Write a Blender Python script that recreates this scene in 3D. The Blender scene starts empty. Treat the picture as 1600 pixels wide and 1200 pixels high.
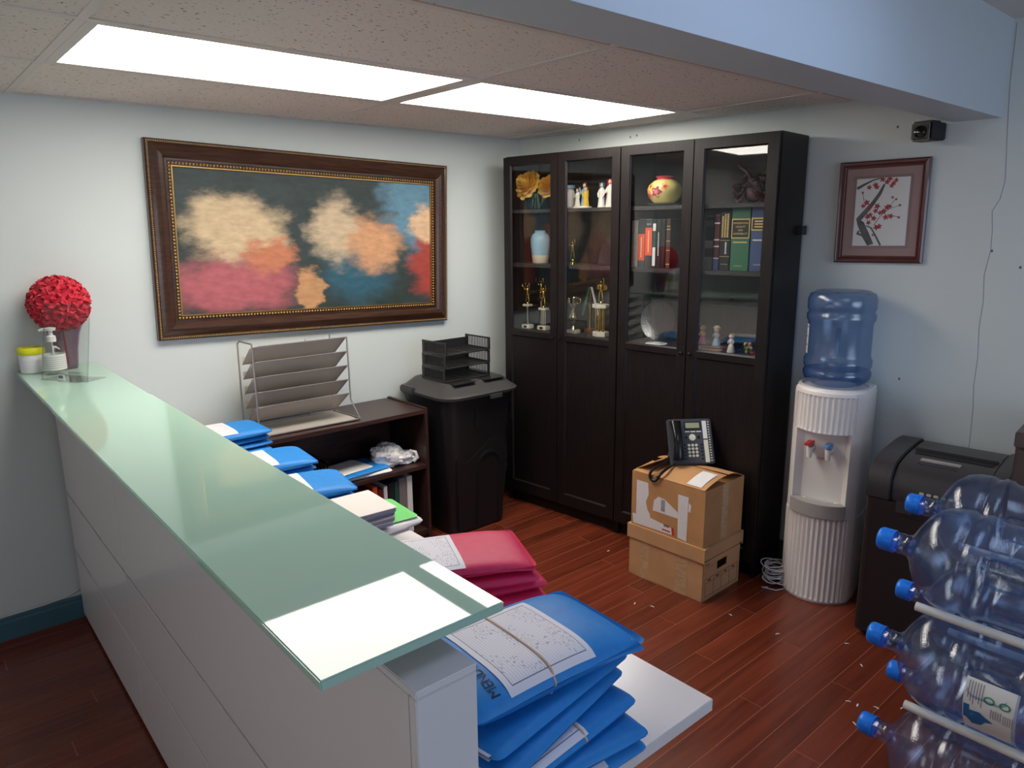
import bpy, bmesh, math, random
from mathutils import Matrix, Vector, Euler, noise as mnoise
from math import pi, sin, cos, radians as rad
random.seed(7)
SC = bpy.context.scene
COL = SC.collection

# ------------------------------------------------------------------ camera
CAM = (-3.0327, -3.4211, 1.6455)
YAW, PITCH, ROLL, FPX = rad(-40.8518), rad(-12.2643), rad(-0.5604), 1134.25
fw = Vector((-sin(YAW) * cos(PITCH), cos(YAW) * cos(PITCH), sin(PITCH)))
rt = Vector((cos(YAW), sin(YAW), 0)); up = rt.cross(fw)
r2 = rt * cos(ROLL) + up * sin(ROLL); u2 = -rt * sin(ROLL) + up * cos(ROLL)
cd = bpy.data.cameras.new('camera'); cam = bpy.data.objects.new('camera', cd); COL.objects.link(cam)
cam.matrix_world = Matrix(((r2.x, u2.x, -fw.x, CAM[0]), (r2.y, u2.y, -fw.y, CAM[1]), (r2.z, u2.z, -fw.z, CAM[2]), (0, 0, 0, 1)))
cd.sensor_width = 36; cd.lens = FPX / 1600 * 36; cd.clip_start = .05
SC.camera = cam
# ------------------------------------------------------------------ world, lights, exposure
w = bpy.data.worlds.new('world'); SC.world = w; w.use_nodes = True
w.node_tree.nodes['Background'].inputs[0].default_value = (.55, .7, 1, 1)
w.node_tree.nodes['Background'].inputs[1].default_value = .3
SC.view_settings.view_transform = 'Standard'; SC.view_settings.look = 'None'
SC.view_settings.exposure = 0.5; SC.view_settings.gamma = 1
SC.view_settings.use_curve_mapping = False
SC.cycles.transparent_max_bounces = 32
SC.cycles.max_bounces = 10; SC.cycles.diffuse_bounces = 5; SC.cycles.glossy_bounces = 6
TROFFER = 10.0        # emission of the two fluorescent panels in view
COOL = 2.1            # emission of the cool panel in the higher front ceiling
LEFT_FILL = 1.2            # emission of the fill panel added to brighten the waiting side
def area(name, loc, rot, sx, sy, power, col):
    l = bpy.data.lights.new(name, 'AREA'); l.shape = 'RECTANGLE'; l.size = sx; l.size_y = sy; l.energy = power; l.color = col
    o = bpy.data.objects.new(name, l); COL.objects.link(o); o.location = loc; o.rotation_euler = rot
    return o
# daylight entering through the window in the front wall, behind the camera
area('window_daylight', (-1.6, -6.9, 1.45), (rad(90), 0, 0), 2.6, 1.3, 34, (.58, .74, 1))

# daylight through the window in the left wall, on the waiting side
area('window_daylight_left', (-5.5, -2.7, 1.45), (0, rad(-90), 0), 1.2, 1.7, 10, (.96, .98, 1))

# ------------------------------------------------------------------ helpers
def S(r, g, b):
    f = lambda c: (c / 255 / 12.92) if c / 255 <= .04045 else ((c / 255 + .055) / 1.055) ** 2.4
    return (f(r), f(g), f(b), 1)
MATS = {}
def nn(nt, t, **k):
    n = nt.nodes.new(t)
    for a, b in k.items(): setattr(n, a, b)
    return n
def mat(name, col, rough=.5, metal=0, spec=.5, trans=0, ior=1.45, coat=0, noise=None, bump=None, sss=0, sheen=0, alpha=1):
    """noise=(scale, amount, (sx,sy,sz)) value variation; bump=(scale, strength)"""
    if name in MATS: return MATS[name]
    m = bpy.data.materials.new(name); m.use_nodes = True; nt = m.node_tree; b = nt.nodes['Principled BSDF']
    b.inputs['Base Color'].default_value = col; b.inputs['Roughness'].default_value = rough
    b.inputs['Metallic'].default_value = metal; b.inputs['Specular IOR Level'].default_value = spec
    b.inputs['Transmission Weight'].default_value = trans; b.inputs['IOR'].default_value = ior
    b.inputs['Coat Weight'].default_value = coat; b.inputs['Coat Roughness'].default_value = .05
    if sheen: b.inputs['Sheen Weight'].default_value = sheen
    tc = nn(nt, 'ShaderNodeTexCoord')
    if noise:
        sc, am, st = noise
        mp = nn(nt, 'ShaderNodeMapping'); mp.inputs['Scale'].default_value = st
        tx = nn(nt, 'ShaderNodeTexNoise'); tx.inputs['Scale'].default_value = sc; tx.inputs['Detail'].default_value = 5
        mr = nn(nt, 'ShaderNodeMapRange'); mr.inputs[1].default_value = .3; mr.inputs[2].default_value = .7
        mr.inputs[3].default_value = 1 - am; mr.inputs[4].default_value = 1 + am
        mx = nn(nt, 'ShaderNodeMix', data_type='RGBA', blend_type='MULTIPLY'); mx.inputs[0].default_value = 1
        mx.inputs[6].default_value = col
        nt.links.new(tc.outputs['Object'], mp.inputs[0]); nt.links.new(mp.outputs[0], tx.inputs[0])
        nt.links.new(tx.outputs[0], mr.inputs[0]); nt.links.new(mr.outputs[0], mx.inputs[7]); nt.links.new(mx.outputs[2], b.inputs['Base Color'])
    if bump:
        tx = nn(nt, 'ShaderNodeTexNoise'); tx.inputs['Scale'].default_value = bump[0]; tx.inputs['Detail'].default_value = 3
        bp = nn(nt, 'ShaderNodeBump'); bp.inputs['Strength'].default_value = bump[1]; bp.inputs['Distance'].default_value = .002
        nt.links.new(tc.outputs['Object'], tx.inputs[0]); nt.links.new(tx.outputs[0], bp.inputs['Height']); nt.links.new(bp.outputs[0], b.inputs['Normal'])
    MATS[name] = m; return m
def emis(name, col, st):
    m = bpy.data.materials.new(name); m.use_nodes = True; nt = m.node_tree; nt.nodes.clear()
    e = nn(nt, 'ShaderNodeEmission'); e.inputs[0].default_value = col; e.inputs[1].default_value = st
    o = nn(nt, 'ShaderNodeOutputMaterial'); nt.links.new(e.outputs[0], o.inputs[0]); MATS[name] = m; return m
def glassy(name, tint, f0=.045, rough=0.0, bump=None, body=None):
    """thin clear sheet: tinted see-through plus mirror-like reflection that grows at grazing angles"""
    m = bpy.data.materials.new(name); m.use_nodes = True; nt = m.node_tree; nt.nodes.clear(); L = nt.links
    ge = nn(nt, 'ShaderNodeNewGeometry'); vm = nn(nt, 'ShaderNodeVectorMath', operation='DOT_PRODUCT')
    L.new(ge.outputs['Normal'], vm.inputs[0]); L.new(ge.outputs['Incoming'], vm.inputs[1])
    ab = nn(nt, 'ShaderNodeMath', operation='ABSOLUTE'); L.new(vm.outputs['Value'], ab.inputs[0])
    s1 = nn(nt, 'ShaderNodeMath', operation='SUBTRACT'); s1.inputs[0].default_value = 1; L.new(ab.outputs[0], s1.inputs[1])
    pw = nn(nt, 'ShaderNodeMath', operation='POWER'); L.new(s1.outputs[0], pw.inputs[0]); pw.inputs[1].default_value = 5
    pe = nn(nt, 'ShaderNodeMath', operation='POWER'); L.new(s1.outputs[0], pe.inputs[0]); pe.inputs[1].default_value = 3
    ma = nn(nt, 'ShaderNodeMath', operation='MULTIPLY_ADD'); L.new(pw.outputs[0], ma.inputs[0]); ma.inputs[1].default_value = 1 - f0; ma.inputs[2].default_value = f0
    tr = nn(nt, 'ShaderNodeBsdfTransparent'); tr.inputs[0].default_value = tint
    if body:    # longer path through the wall at its edges
        te = nn(nt, 'ShaderNodeMix', data_type='RGBA'); te.inputs[6].default_value = tint; te.inputs[7].default_value = (tint[0] ** 5, tint[1] ** 5, tint[2] ** 5, 1)
        L.new(pe.outputs[0], te.inputs[0]); L.new(te.outputs[2], tr.inputs[0])
    gl = nn(nt, 'ShaderNodeBsdfGlossy'); gl.inputs['Roughness'].default_value = rough
    if bump:
        tc = nn(nt, 'ShaderNodeTexCoord'); tx = nn(nt, 'ShaderNodeTexNoise'); tx.inputs['Scale'].default_value = bump[0]
        bp = nn(nt, 'ShaderNodeBump'); bp.inputs['Strength'].default_value = bump[1]; bp.inputs['Distance'].default_value = .002
        L.new(tc.outputs['Object'], tx.inputs[0]); L.new(tx.outputs[0], bp.inputs['Height']); L.new(bp.outputs[0], gl.inputs['Normal'])
    mx = nn(nt, 'ShaderNodeMixShader'); L.new(ma.outputs[0], mx.inputs[0]); L.new(gl.outputs[0], mx.inputs[2])
    if body:
        df = nn(nt, 'ShaderNodeBsdfDiffuse'); df.inputs[0].default_value = body[0]
        m2 = nn(nt, 'ShaderNodeMixShader'); m2.inputs[0].default_value = body[1]
        L.new(tr.outputs[0], m2.inputs[1]); L.new(df.outputs[0], m2.inputs[2]); L.new(m2.outputs[0], mx.inputs[1])
    else: L.new(tr.outputs[0], mx.inputs[1])
    o = nn(nt, 'ShaderNodeOutputMaterial'); L.new(mx.outputs[0], o.inputs[0]); MATS[name] = m; return m

class MB:
    """collects shapes; build() links them as one mesh object"""
    def __init__(s): s.v = []; s.f = []; s.uv = {}
    def add(s, vs, fs, M=None, uvs=None):
        o = len(s.v)
        s.v += [tuple(M @ Vector(p)) if M else tuple(p) for p in vs]
        for k, f in enumerate(fs):
            if uvs: s.uv[len(s.f)] = [uvs[i] for i in f]
            s.f.append([i + o for i in f])
        return s
    def box(s, x0, x1, y0, y1, z0, z1, M=None):
        return s.add([(x0, y0, z0), (x1, y0, z0), (x1, y1, z0), (x0, y1, z0), (x0, y0, z1), (x1, y0, z1), (x1, y1, z1), (x0, y1, z1)],
                     [(0, 3, 2, 1), (4, 5, 6, 7), (0, 1, 5, 4), (1, 2, 6, 5), (2, 3, 7, 6), (3, 0, 4, 7)], M)
    def quad(s, a, b, c, d, M=None): return s.add([a, b, c, d], [(0, 1, 2, 3)], M, [(0, 0), (1, 0), (1, 1), (0, 1)])
    def prism(s, poly, z0, z1, M=None):
        n = len(poly)
        return s.add([(x, y, z0) for x, y in poly] + [(x, y, z1) for x, y in poly],
                     [list(range(n))[::-1], list(range(n, 2 * n))] + [(i, (i + 1) % n, n + (i + 1) % n, n + i) for i in range(n)], M)
    def rings(s, rings, caps=True, closed=False, M=None):
        n = len(rings[0]); vs = [p for r in rings for p in r]; fs = []
        m = len(rings)
        for i in range(m if closed else m - 1):
            a = i * n; b = ((i + 1) % m) * n
            for j in range(n): fs.append((a + j, a + (j + 1) % n, b + (j + 1) % n, b + j))
        if caps and not closed: fs += [list(range(n))[::-1], list(range((m - 1) * n, m * n))]
        return s.add(vs, fs, M)
    def lathe(s, prof, n=24, M=None, c=(0, 0, 0), caps=True):
        return s.rings([[(c[0] + r * cos(2 * pi * j / n), c[1] + r * sin(2 * pi * j / n), c[2] + z) for j in range(n)] for r, z in prof], caps, False, M)
    def tube(s, pts, r, n=8, closed=False, M=None, caps=True):
        pts = [Vector(p) for p in pts]; rg = []; m = len(pts); ref = None
        for i, p in enumerate(pts):
            a = pts[(i - 1) % m] if (closed or i > 0) else p; b = pts[(i + 1) % m] if (closed or i < m - 1) else p
            t = (b - a).normalized()
            if ref is None: ref = Vector((0, 0, 1)) if abs(t.z) < .9 else Vector((1, 0, 0))
            e1 = t.cross(ref)
            if e1.length < 1e-5: e1 = t.cross(Vector((.3, .7, .2)))
            e1.normalize(); e2 = t.cross(e1); ref = -e2 if False else e1.cross(t)
            rr = r[i] if isinstance(r, (list, tuple)) else r
            rg.append([p + e1 * rr * cos(2 * pi * j / n) + e2 * rr * sin(2 * pi * j / n) for j in range(n)])
        return s.rings(rg, caps, closed, M)
    def sphere(s, c, r, n=14, m=9, sc=(1, 1, 1), M=None):
        rg = []
        for i in range(m):
            t = pi * (i + .02) / (m - 1 + .04) if True else 0
            rg.append([(c[0] + sc[0] * r * sin(t) * cos(2 * pi * j / n), c[1] + sc[1] * r * sin(t) * sin(2 * pi * j / n), c[2] - sc[2] * r * cos(t)) for j in range(n)])
        return s.rings(rg, True, False, M)
    def grid(s, fn, nu, nv, M=None, flip=False):
        vs = []; uv = []
        for j in range(nv + 1):
            for i in range(nu + 1): vs.append(fn(i / nu, j / nv)); uv.append((i / nu, j / nv))
        fs = []
        for j in range(nv):
            for i in range(nu):
                a = j * (nu + 1) + i; q = (a, a + 1, a + nu + 2, a + nu + 1); fs.append(q[::-1] if flip else q)
        return s.add(vs, fs, M, uv)
    def build(s, name, m, parent=None, smooth=None, bevel=0, seg=2, solid=0):
        me = bpy.data.meshes.new(name); me.from_pydata(s.v, [], s.f)
        if s.uv:
            ul = me.uv_layers.new(name='UVMap')
            for p in me.polygons:
                u = s.uv.get(p.index)
                if u:
                    for k, li in enumerate(p.loop_indices): ul.data[li].uv = u[k]
        bm = bmesh.new(); bm.from_mesh(me)
        if not s.uv: bmesh.ops.recalc_face_normals(bm, faces=bm.faces)
        if bevel:
            es = [e for e in bm.edges if len(e.link_faces) == 2 and e.calc_face_angle(0) > rad(35)]
            bmesh.ops.bevel(bm, geom=es, offset=bevel, segments=seg, affect='EDGES', clamp_overlap=True)
        if solid:
            bmesh.ops.solidify(bm, geom=bm.faces[:], thickness=solid)
        bm.to_mesh(me); bm.free()
        if smooth is not None:
            for p in me.polygons: p.use_smooth = True
            me.set_sharp_from_angle(angle=rad(smooth))
        me.materials.append(MATS[m] if isinstance(m, str) else m)
        o = bpy.data.objects.new(name, me); COL.objects.link(o)
        if parent: o.parent = parent
        return o
def tag(o, label, cat=None, group=None, kind=None):
    if label: o['label'] = label
    if cat: o['category'] = cat
    if group: o['group'] = group
    if kind: o['kind'] = kind
    return o
def thing(name, label, cat, loc=(0, 0, 0), rz=0, group=None, rot=None):
    o = bpy.data.objects.new(name, None); COL.objects.link(o); o.empty_display_size = .05
    o.location = loc; o.rotation_euler = rot if rot else (0, 0, rz)
    return tag(o, label, cat, group)
def struct(name, mb, m, parent=None, **k):
    o = mb.build(name, m, parent, **k)
    if not parent: o['kind'] = 'structure'
    return o
def share(src, name, parent=None, loc=(0, 0, 0), rz=0, sc=(1, 1, 1), m=None):
    o = bpy.data.objects.new(name, src.data); COL.objects.link(o)
    if parent: o.parent = parent
    o.location = loc; o.rotation_euler = (0, 0, rz); o.scale = sc
    return o
def copy_tree(o, parent=None):
    c = o.copy(); COL.objects.link(c); c.parent = parent
    for ch in list(o.children): copy_tree(ch, c)
    return c
def text(s, size, M, m, parent, name='lettering', ax='CENTER', ay='CENTER', extr=.0002, sx=1):
    cu = bpy.data.curves.new('t', 'FONT'); cu.body = s; cu.size = size; cu.align_x = ax; cu.align_y = ay; cu.extrude = extr; cu.resolution_u = 2
    ob = bpy.data.objects.new('t', cu); COL.objects.link(ob)
    dg = bpy.context.evaluated_depsgraph_get(); me = bpy.data.meshes.new_from_object(ob.evaluated_get(dg))
    bpy.data.objects.remove(ob); bpy.data.curves.remove(cu)
    me.transform(M @ Matrix.Diagonal((sx, 1, 1, 1))); me.materials.clear(); me.materials.append(MATS[m] if isinstance(m, str) else m); me.name = name
    o = bpy.data.objects.new(name, me); COL.objects.link(o); o.parent = parent; return o
def frame_M(o, x, y):
    """matrix with origin o, local x and y axes"""
    x = Vector(x).normalized(); y = Vector(y).normalized(); z = x.cross(y)
    return Matrix(((x.x, y.x, z.x, o[0]), (x.y, y.y, z.y, o[1]), (x.z, y.z, z.z, o[2]), (0, 0, 0, 1)))
T = Matrix.Translation
def RX(a): return Matrix.Rotation(rad(a), 4, 'X')
def RY(a): return Matrix.Rotation(rad(a), 4, 'Y')
def RZ(a): return Matrix.Rotation(rad(a), 4, 'Z')

# ------------------------------------------------------------------ materials
mat('wall_paint', S(204, 210, 207), .5, noise=(1.5, .02, (1, 1, 1)))
mat('bulkhead_paint', S(198, 206, 210), .5)
mat('soffit_paint', S(176, 178, 176), .6)
mat('teal_paint', S(62, 100, 112), .35)
mat('white_laminate', S(226, 220, 218), .2)
mat('white_edge', S(225, 222, 222), .3)
mat('groove_dark', S(52, 40, 38), .6)
mat('steel', S(190, 186, 180), .25, metal=1)
mat('tee_white', S(222, 214, 206), .45)
mat('black_wood', S(27, 21, 21), .42, spec=.35, noise=(14, .35, (6, 6, .6)))
mat('black_wood_in', S(58, 53, 52), .5, noise=(10, .2, (6, 6, .8)))
mat('brown_wood', S(58, 38, 34), .33, noise=(12, .3, (.7, 6, 6)), bump=(60, .1))
mat('black_plastic', S(26, 25, 26), .42, bump=(400, .1))
mat('black_plastic_gloss', S(20, 20, 22), .2)
mat('bin_lid', S(62, 60, 60), .45, bump=(300, .15))
mat('tray_plastic', S(38, 37, 38), .35)
mat('cardboard', S(190, 140, 92), .75, noise=(9, .1, (1, 1, 1)), bump=(120, .1))
mat('cardboard_pale', S(196, 150, 106), .75, noise=(7, .1, (1, 1, 1)), bump=(120, .1))
mat('cardboard_print', S(110, 62, 40), .8)
mat('packing_tape', S(196, 160, 122), .15, noise=(30, .15, (1, 1, 4)))
mat('paper_white', S(232, 230, 228), .7)
mat('paper_torn', S(226, 222, 222), .8, noise=(40, .05, (1, 8, 1)))
mat('ink_black', S(25, 24, 26), .6)
mat('ink_red', S(205, 50, 40), .6)
mat('folder_blue', S(34, 130, 206), .5, noise=(60, .06, (1, 1, 1)), bump=(250, .08))
mat('folder_pink', S(208, 34, 86), .5, noise=(60, .06, (1, 1, 1)), bump=(250, .08))
mat('folder_green', S(110, 205, 110), .5)
mat('folder_white', S(226, 220, 214), .5)
mat('folder_gray', S(120, 124, 148), .5)
mat('rubber_band', S(200, 172, 150), .6)
mat('cooler_white', S(233, 227, 222), .28)
mat('cooler_gray', S(165, 160, 156), .4)
mat('tap_red', S(185, 30, 40), .3)
mat('tap_blue', S(95, 140, 190), .3)
mat('cap_blue', S(26, 126, 236), .3)
mat('rail_white', S(225, 222, 212), .35)
mat('shredder_body', S(38, 31, 32), .42, bump=(300, .05))
mat('shredder_top', S(58, 54, 54), .33)
mat('brown_laminate', S(84, 70, 64), .45, noise=(20, .1, (1, 1, 1)))
mat('frame_dark_wood', S(62, 38, 26), .28, noise=(10, .4, (1, 9, 9)), coat=.3)
mat('frame_gold', S(176, 140, 84), .35, metal=.85)
mat('frame_mahogany', S(82, 34, 32), .25, coat=.4, noise=(10, .15, (2, 2, 2)))
mat('mat_board', S(150, 122, 118), .7)
mat('print_paper', S(236, 230, 228), .3)
mat('print_red', S(168, 26, 46), .5, noise=(60, .35, (1, 1, 1)))
mat('print_gray', S(82, 80, 82), .5, noise=(40, .35, (1, 1, 1)))
mat('lens_black', S(12, 12, 14), .08)
mat('wire_gray', S(172, 164, 158), .3, metal=.7)
mat('cable_white', S(205, 205, 205), .4)
mat('bag_white', S(236, 232, 228), .35, spec=.4)
mat('flower_red', S(206, 22, 52), .65, sheen=.3)
mat('label_white', S(235, 233, 228), .5)
mat('lid_yellow', S(226, 228, 20), .35)
mat('gold', S(226, 190, 96), .18, metal=1)
mat('silver_gold', S(222, 212, 180), .2, metal=1)
mat('marble_white', S(228, 220, 205), .3, noise=(30, .1, (1, 1, 1)))
mat('porcelain_white', S(232, 222, 210), .25)
mat('porcelain_blue', S(150, 185, 205), .25)
mat('porcelain_skin', S(232, 190, 165), .35)
mat('porcelain_yellow', S(224, 182, 70), .3)
mat('porcelain_teal', S(60, 140, 160), .3)
mat('porcelain_red', S(200, 38, 52), .3)
mat('porcelain_pink', S(225, 120, 140), .3)
mat('porcelain_hair', S(150, 105, 60), .4)
mat('vase_blue', S(158, 190, 206), .22)
mat('vase_cream', S(230, 214, 186), .3)
mat('rose_yellow', S(238, 190, 84), .55)
mat('leaf_green', S(70, 92, 48), .5)
mat('stem_green', S(120, 140, 90), .5)
mat('dried_mauve', S(122, 98, 100), .6, noise=(40, .3, (1, 1, 1)))
mat('dried_rose', S(150, 60, 62), .6)
mat('vase_floral', S(228, 212, 130), .25)
mat('floral_rose', S(170, 62, 110), .3)
mat('floral_orange', S(238, 140, 90), .3)
mat('floral_yellow', S(240, 200, 70), .3)
mat('floral_rim', S(205, 60, 90), .25)
mat('plate_gray', S(150, 150, 152), .3)
mat('book_orange', S(240, 96, 48), .5)
mat('book_charcoal', S(66, 66, 70), .5)
mat('book_green', S(58, 112, 84), .45)
mat('book_blue', S(70, 86, 130), .45)
mat('book_black', S(30, 32, 34), .45)
mat('book_brown', S(78, 52, 46), .45)
mat('book_maroon', S(96, 34, 36), .45)
mat('book_gray', S(120, 112, 108), .5)
mat('book_teal', S(36, 76, 66), .45)
mat('gold_print', S(226, 196, 120), .4, metal=.3)
mat('phone_gray', S(70, 70, 76), .45)
mat('phone_lcd', S(166, 172, 140), .2)
mat('phone_key', S(226, 222, 200), .4)
mat('speck_hole', S(104, 108, 114), .8)
mat('crack_dark', S(135, 142, 156), .8)
mat('ribbon_white', S(215, 205, 205), .5)
mat('ribbon_green', S(70, 110, 90), .5)
mat('wicker', S(110, 66, 44), .6, bump=(120, .6))
mat('shred_paper', S(235, 230, 225), .7)
mat('label_green', S(70, 150, 100), .5)
mat('label_blue', S(40, 110, 165), .5)
mat('label_text', S(160, 156, 156), .6)
glassy('clear_glass', (.93, .96, .95, 1), .05)
glassy('door_glass', (.96, .97, .97, 1), .055)
glassy('shelf_glass', (.75, .9, .84, 1), .06)
glassy('acrylic', (.93, .94, .93, 1), .05)
glassy('crystal', (.95, .96, .97, 1), .10, .02, bump=(120, 1.0))
glassy('purple_glass', (.62, .46, .55, 1), .09, .02)
glassy('bottle_blue', (.80, .87, .96, 1), .10, .06, bump=(260, .25), body=(S(120, 150, 205), .07))
glassy('bottle_blue_dark', (.70, .80, .92, 1), .08, .06, bump=(260, .25), body=(S(95, 130, 185), .13))
glassy('bottle_clear', (.95, .96, .95, 1), .06, .02)
dg_ = emis('diffuser_glow', (1, .945, .86, 1), TROFFER)
_nt = dg_.node_tree; _tc = nn(_nt, 'ShaderNodeTexCoord'); _vo = nn(_nt, 'ShaderNodeTexVoronoi'); _vo.inputs['Scale'].default_value = 110; _vo.inputs['Randomness'].default_value = 0
_mr = nn(_nt, 'ShaderNodeMapRange'); _mr.inputs[1].default_value = 0; _mr.inputs[2].default_value = .7; _mr.inputs[3].default_value = TROFFER * 1.2; _mr.inputs[4].default_value = TROFFER * .75   # prismatic lens cells
_nt.links.new(_tc.outputs['Object'], _vo.inputs[0]); _nt.links.new(_vo.outputs['Distance'], _mr.inputs[0]); _nt.links.new(_mr.outputs[0], _nt.nodes['Emission'].inputs[1])
emis('left_fill_glow', (.9, .93, 1, 1), LEFT_FILL)
emis('cool_glow', (.50, .66, 1, 1), COOL)
def special():
    # frosted back-painted green glass
    m = mat('green_glass', S(172, 206, 188), .02, spec=.42, ior=1.5, coat=.0)
    mat('green_glass_edge', S(120, 182, 158), .15, spec=.5)
    # laminate planks: colour differs from plank to plank, grain along the plank
    m = bpy.data.materials.new('floor_plank'); m.use_nodes = True; nt = m.node_tree; L = nt.links; b = nt.nodes['Principled BSDF']
    tc = nn(nt, 'ShaderNodeTexCoord'); oi = nn(nt, 'ShaderNodeObjectInfo'); mp = nn(nt, 'ShaderNodeMapping'); mp.inputs['Scale'].default_value = (1.1, 16, 1)
    ad = nn(nt, 'ShaderNodeVectorMath', operation='SCALE'); ad.inputs['Scale'].default_value = 40
    cx = nn(nt, 'ShaderNodeCombineXYZ'); L.new(oi.outputs['Random'], cx.inputs[0]); L.new(oi.outputs['Random'], cx.inputs[1]); L.new(cx.outputs[0], ad.inputs[0])
    av = nn(nt, 'ShaderNodeVectorMath', operation='ADD'); L.new(tc.outputs['Object'], mp.inputs[0]); L.new(mp.outputs[0], av.inputs[0]); L.new(ad.outputs[0], av.inputs[1])
    n1 = nn(nt, 'ShaderNodeTexNoise'); n1.inputs['Scale'].default_value = 2.2; n1.inputs['Detail'].default_value = 5; n1.inputs['Distortion'].default_value = .6; L.new(av.outputs[0], n1.inputs[0])
    cr = nn(nt, 'ShaderNodeValToRGB'); cr.color_ramp.elements[0].position = .3; cr.color_ramp.elements[0].color = S(92, 38, 24); cr.color_ramp.elements[1].position = .72; cr.color_ramp.elements[1].color = S(122, 55, 35)
    L.new(n1.outputs[0], cr.inputs[0])
    hs = nn(nt, 'ShaderNodeHueSaturation'); mr = nn(nt, 'ShaderNodeMapRange'); mr.inputs[3].default_value = .82; mr.inputs[4].default_value = 1.18
    L.new(oi.outputs['Random'], mr.inputs[0]); L.new(mr.outputs[0], hs.inputs['Value']); L.new(cr.outputs[0], hs.inputs['Color']); L.new(hs.outputs[0], b.inputs['Base Color'])
    b.inputs['Roughness'].default_value = .24; b.inputs['Specular IOR Level'].default_value = .5
    MATS['floor_plank'] = m
    mat('floor_joint', S(172, 100, 66), .5)  # pale tan paints in the light caught along the plank joints
    # fissured mineral tile
    m = mat('ceiling_tile', S(200, 190, 180), .9); nt = m.node_tree; L = nt.links; b = nt.nodes['Principled BSDF']
    tc = nn(nt, 'ShaderNodeTexCoord')
    mp = nn(nt, 'ShaderNodeMapping'); mp.inputs['Scale'].default_value = (1, 1.7, 1); L.new(tc.outputs['Object'], mp.inputs[0])
    v = nn(nt, 'ShaderNodeTexNoise'); v.inputs['Scale'].default_value = 75; v.inputs['Detail'].default_value = 2; L.new(mp.outputs[0], v.inputs[0])
    cr = nn(nt, 'ShaderNodeValToRGB'); e = cr.color_ramp.elements; e[0].position = .30; e[0].color = (.07, .06, .05, 1); e[1].position = .345; e[1].color = S(236, 226, 218)
    L.new(v.outputs[0], cr.inputs[0]); L.new(cr.outputs[0], b.inputs['Base Color'])
    n2 = nn(nt, 'ShaderNodeTexNoise'); n2.inputs['Scale'].default_value = 160; L.new(tc.outputs['Object'], n2.inputs[0])
    bp = nn(nt, 'ShaderNodeBump'); bp.inputs['Strength'].default_value = .25; bp.inputs['Distance'].default_value = .002; L.new(n2.outputs[0], bp.inputs['Height']); L.new(bp.outputs[0], b.inputs['Normal'])
    # ruled form with handwriting (UV)
    for nm, inkc in (('form_sheet', S(120, 120, 150)), ('form_sheet_red', S(214, 150, 140))):
        m = mat(nm, S(232, 228, 232), .6); nt = m.node_tree; L = nt.links; b = nt.nodes['Principled BSDF']
        uv = nn(nt, 'ShaderNodeUVMap'); sp = nn(nt, 'ShaderNodeSeparateXYZ'); L.new(uv.outputs[0], sp.inputs[0])
        def M_(op, a, bb=None, c=None):
            n = nn(nt, 'ShaderNodeMath', operation=op)
            for i, q in enumerate((a, bb, c)):
                if q is None: continue
                if isinstance(q, (int, float)): n.inputs[i].default_value = q
                else: L.new(q, n.inputs[i])
            return n.outputs[0]
        rule = M_('LESS_THAN', M_('FRACT', M_('MULTIPLY', sp.outputs['X'], 34)), .16)
        du = M_('ABSOLUTE', M_('SUBTRACT', sp.outputs['X'], .5)); dv = M_('ABSOLUTE', M_('SUBTRACT', sp.outputs['Y'], .5))
        inside = M_('MULTIPLY', M_('LESS_THAN', du, .44), M_('LESS_THAN', dv, .44))
        border = M_('SUBTRACT', inside, M_('MULTIPLY', M_('LESS_THAN', du, .432), M_('LESS_THAN', dv, .43)))
        mp = nn(nt, 'ShaderNodeMapping'); mp.inputs['Scale'].default_value = (70, 26, 1); L.new(uv.outputs[0], mp.inputs[0])
        nz = nn(nt, 'ShaderNodeTexNoise'); nz.inputs['Scale'].default_value = 1; nz.inputs['Detail'].default_value = 4; L.new(mp.outputs[0], nz.inputs[0])
        mp2 = nn(nt, 'ShaderNodeMapping'); mp2.inputs['Scale'].default_value = (4, 3, 1); L.new(uv.outputs[0], mp2.inputs[0])
        nz2 = nn(nt, 'ShaderNodeTexNoise'); nz2.inputs['Scale'].default_value = 1; L.new(mp2.outputs[0], nz2.inputs[0])
        scrib = M_('MULTIPLY', M_('MULTIPLY', M_('GREATER_THAN', nz.outputs[0], .585), M_('GREATER_THAN', nz2.outputs[0], .5)), inside)
        ink = M_('MAXIMUM', M_('MAXIMUM', M_('MULTIPLY', M_('MULTIPLY', rule, inside), .38), M_('MULTIPLY', scrib, .65)), border)
        mx = nn(nt, 'ShaderNodeMix', data_type='RGBA'); L.new(ink, mx.inputs[0]); mx.inputs[6].default_value = S(232, 228, 234); mx.inputs[7].default_value = inkc; L.new(mx.outputs[2], b.inputs['Base Color'])
    # wire-mesh sheet: woven holes let light through
    m = mat('wire_mesh', S(196, 188, 180), .45, metal=.2); nt = m.node_tree; L = nt.links; b = nt.nodes['Principled BSDF']
    tc = nn(nt, 'ShaderNodeTexCoord'); ck = nn(nt, 'ShaderNodeTexVoronoi'); ck.inputs['Scale'].default_value = 330; ck.inputs['Randomness'].default_value = 0
    L.new(tc.outputs['Object'], ck.inputs[0]); gt = nn(nt, 'ShaderNodeMath', operation='GREATER_THAN'); gt.inputs[1].default_value = .37; L.new(ck.outputs['Distance'], gt.inputs[0])
    mr = nn(nt, 'ShaderNodeMapRange'); mr.inputs[3].default_value = .25; mr.inputs[4].default_value = 1; L.new(gt.outputs[0], mr.inputs[0]); L.new(mr.outputs[0], b.inputs['Alpha'])
    # generic abstract canvas: soft colour patches on a dark green ground
    m = mat('canvas', S(50, 62, 60), .55); nt = m.node_tree; L = nt.links; b = nt.nodes['Principled BSDF']
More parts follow.
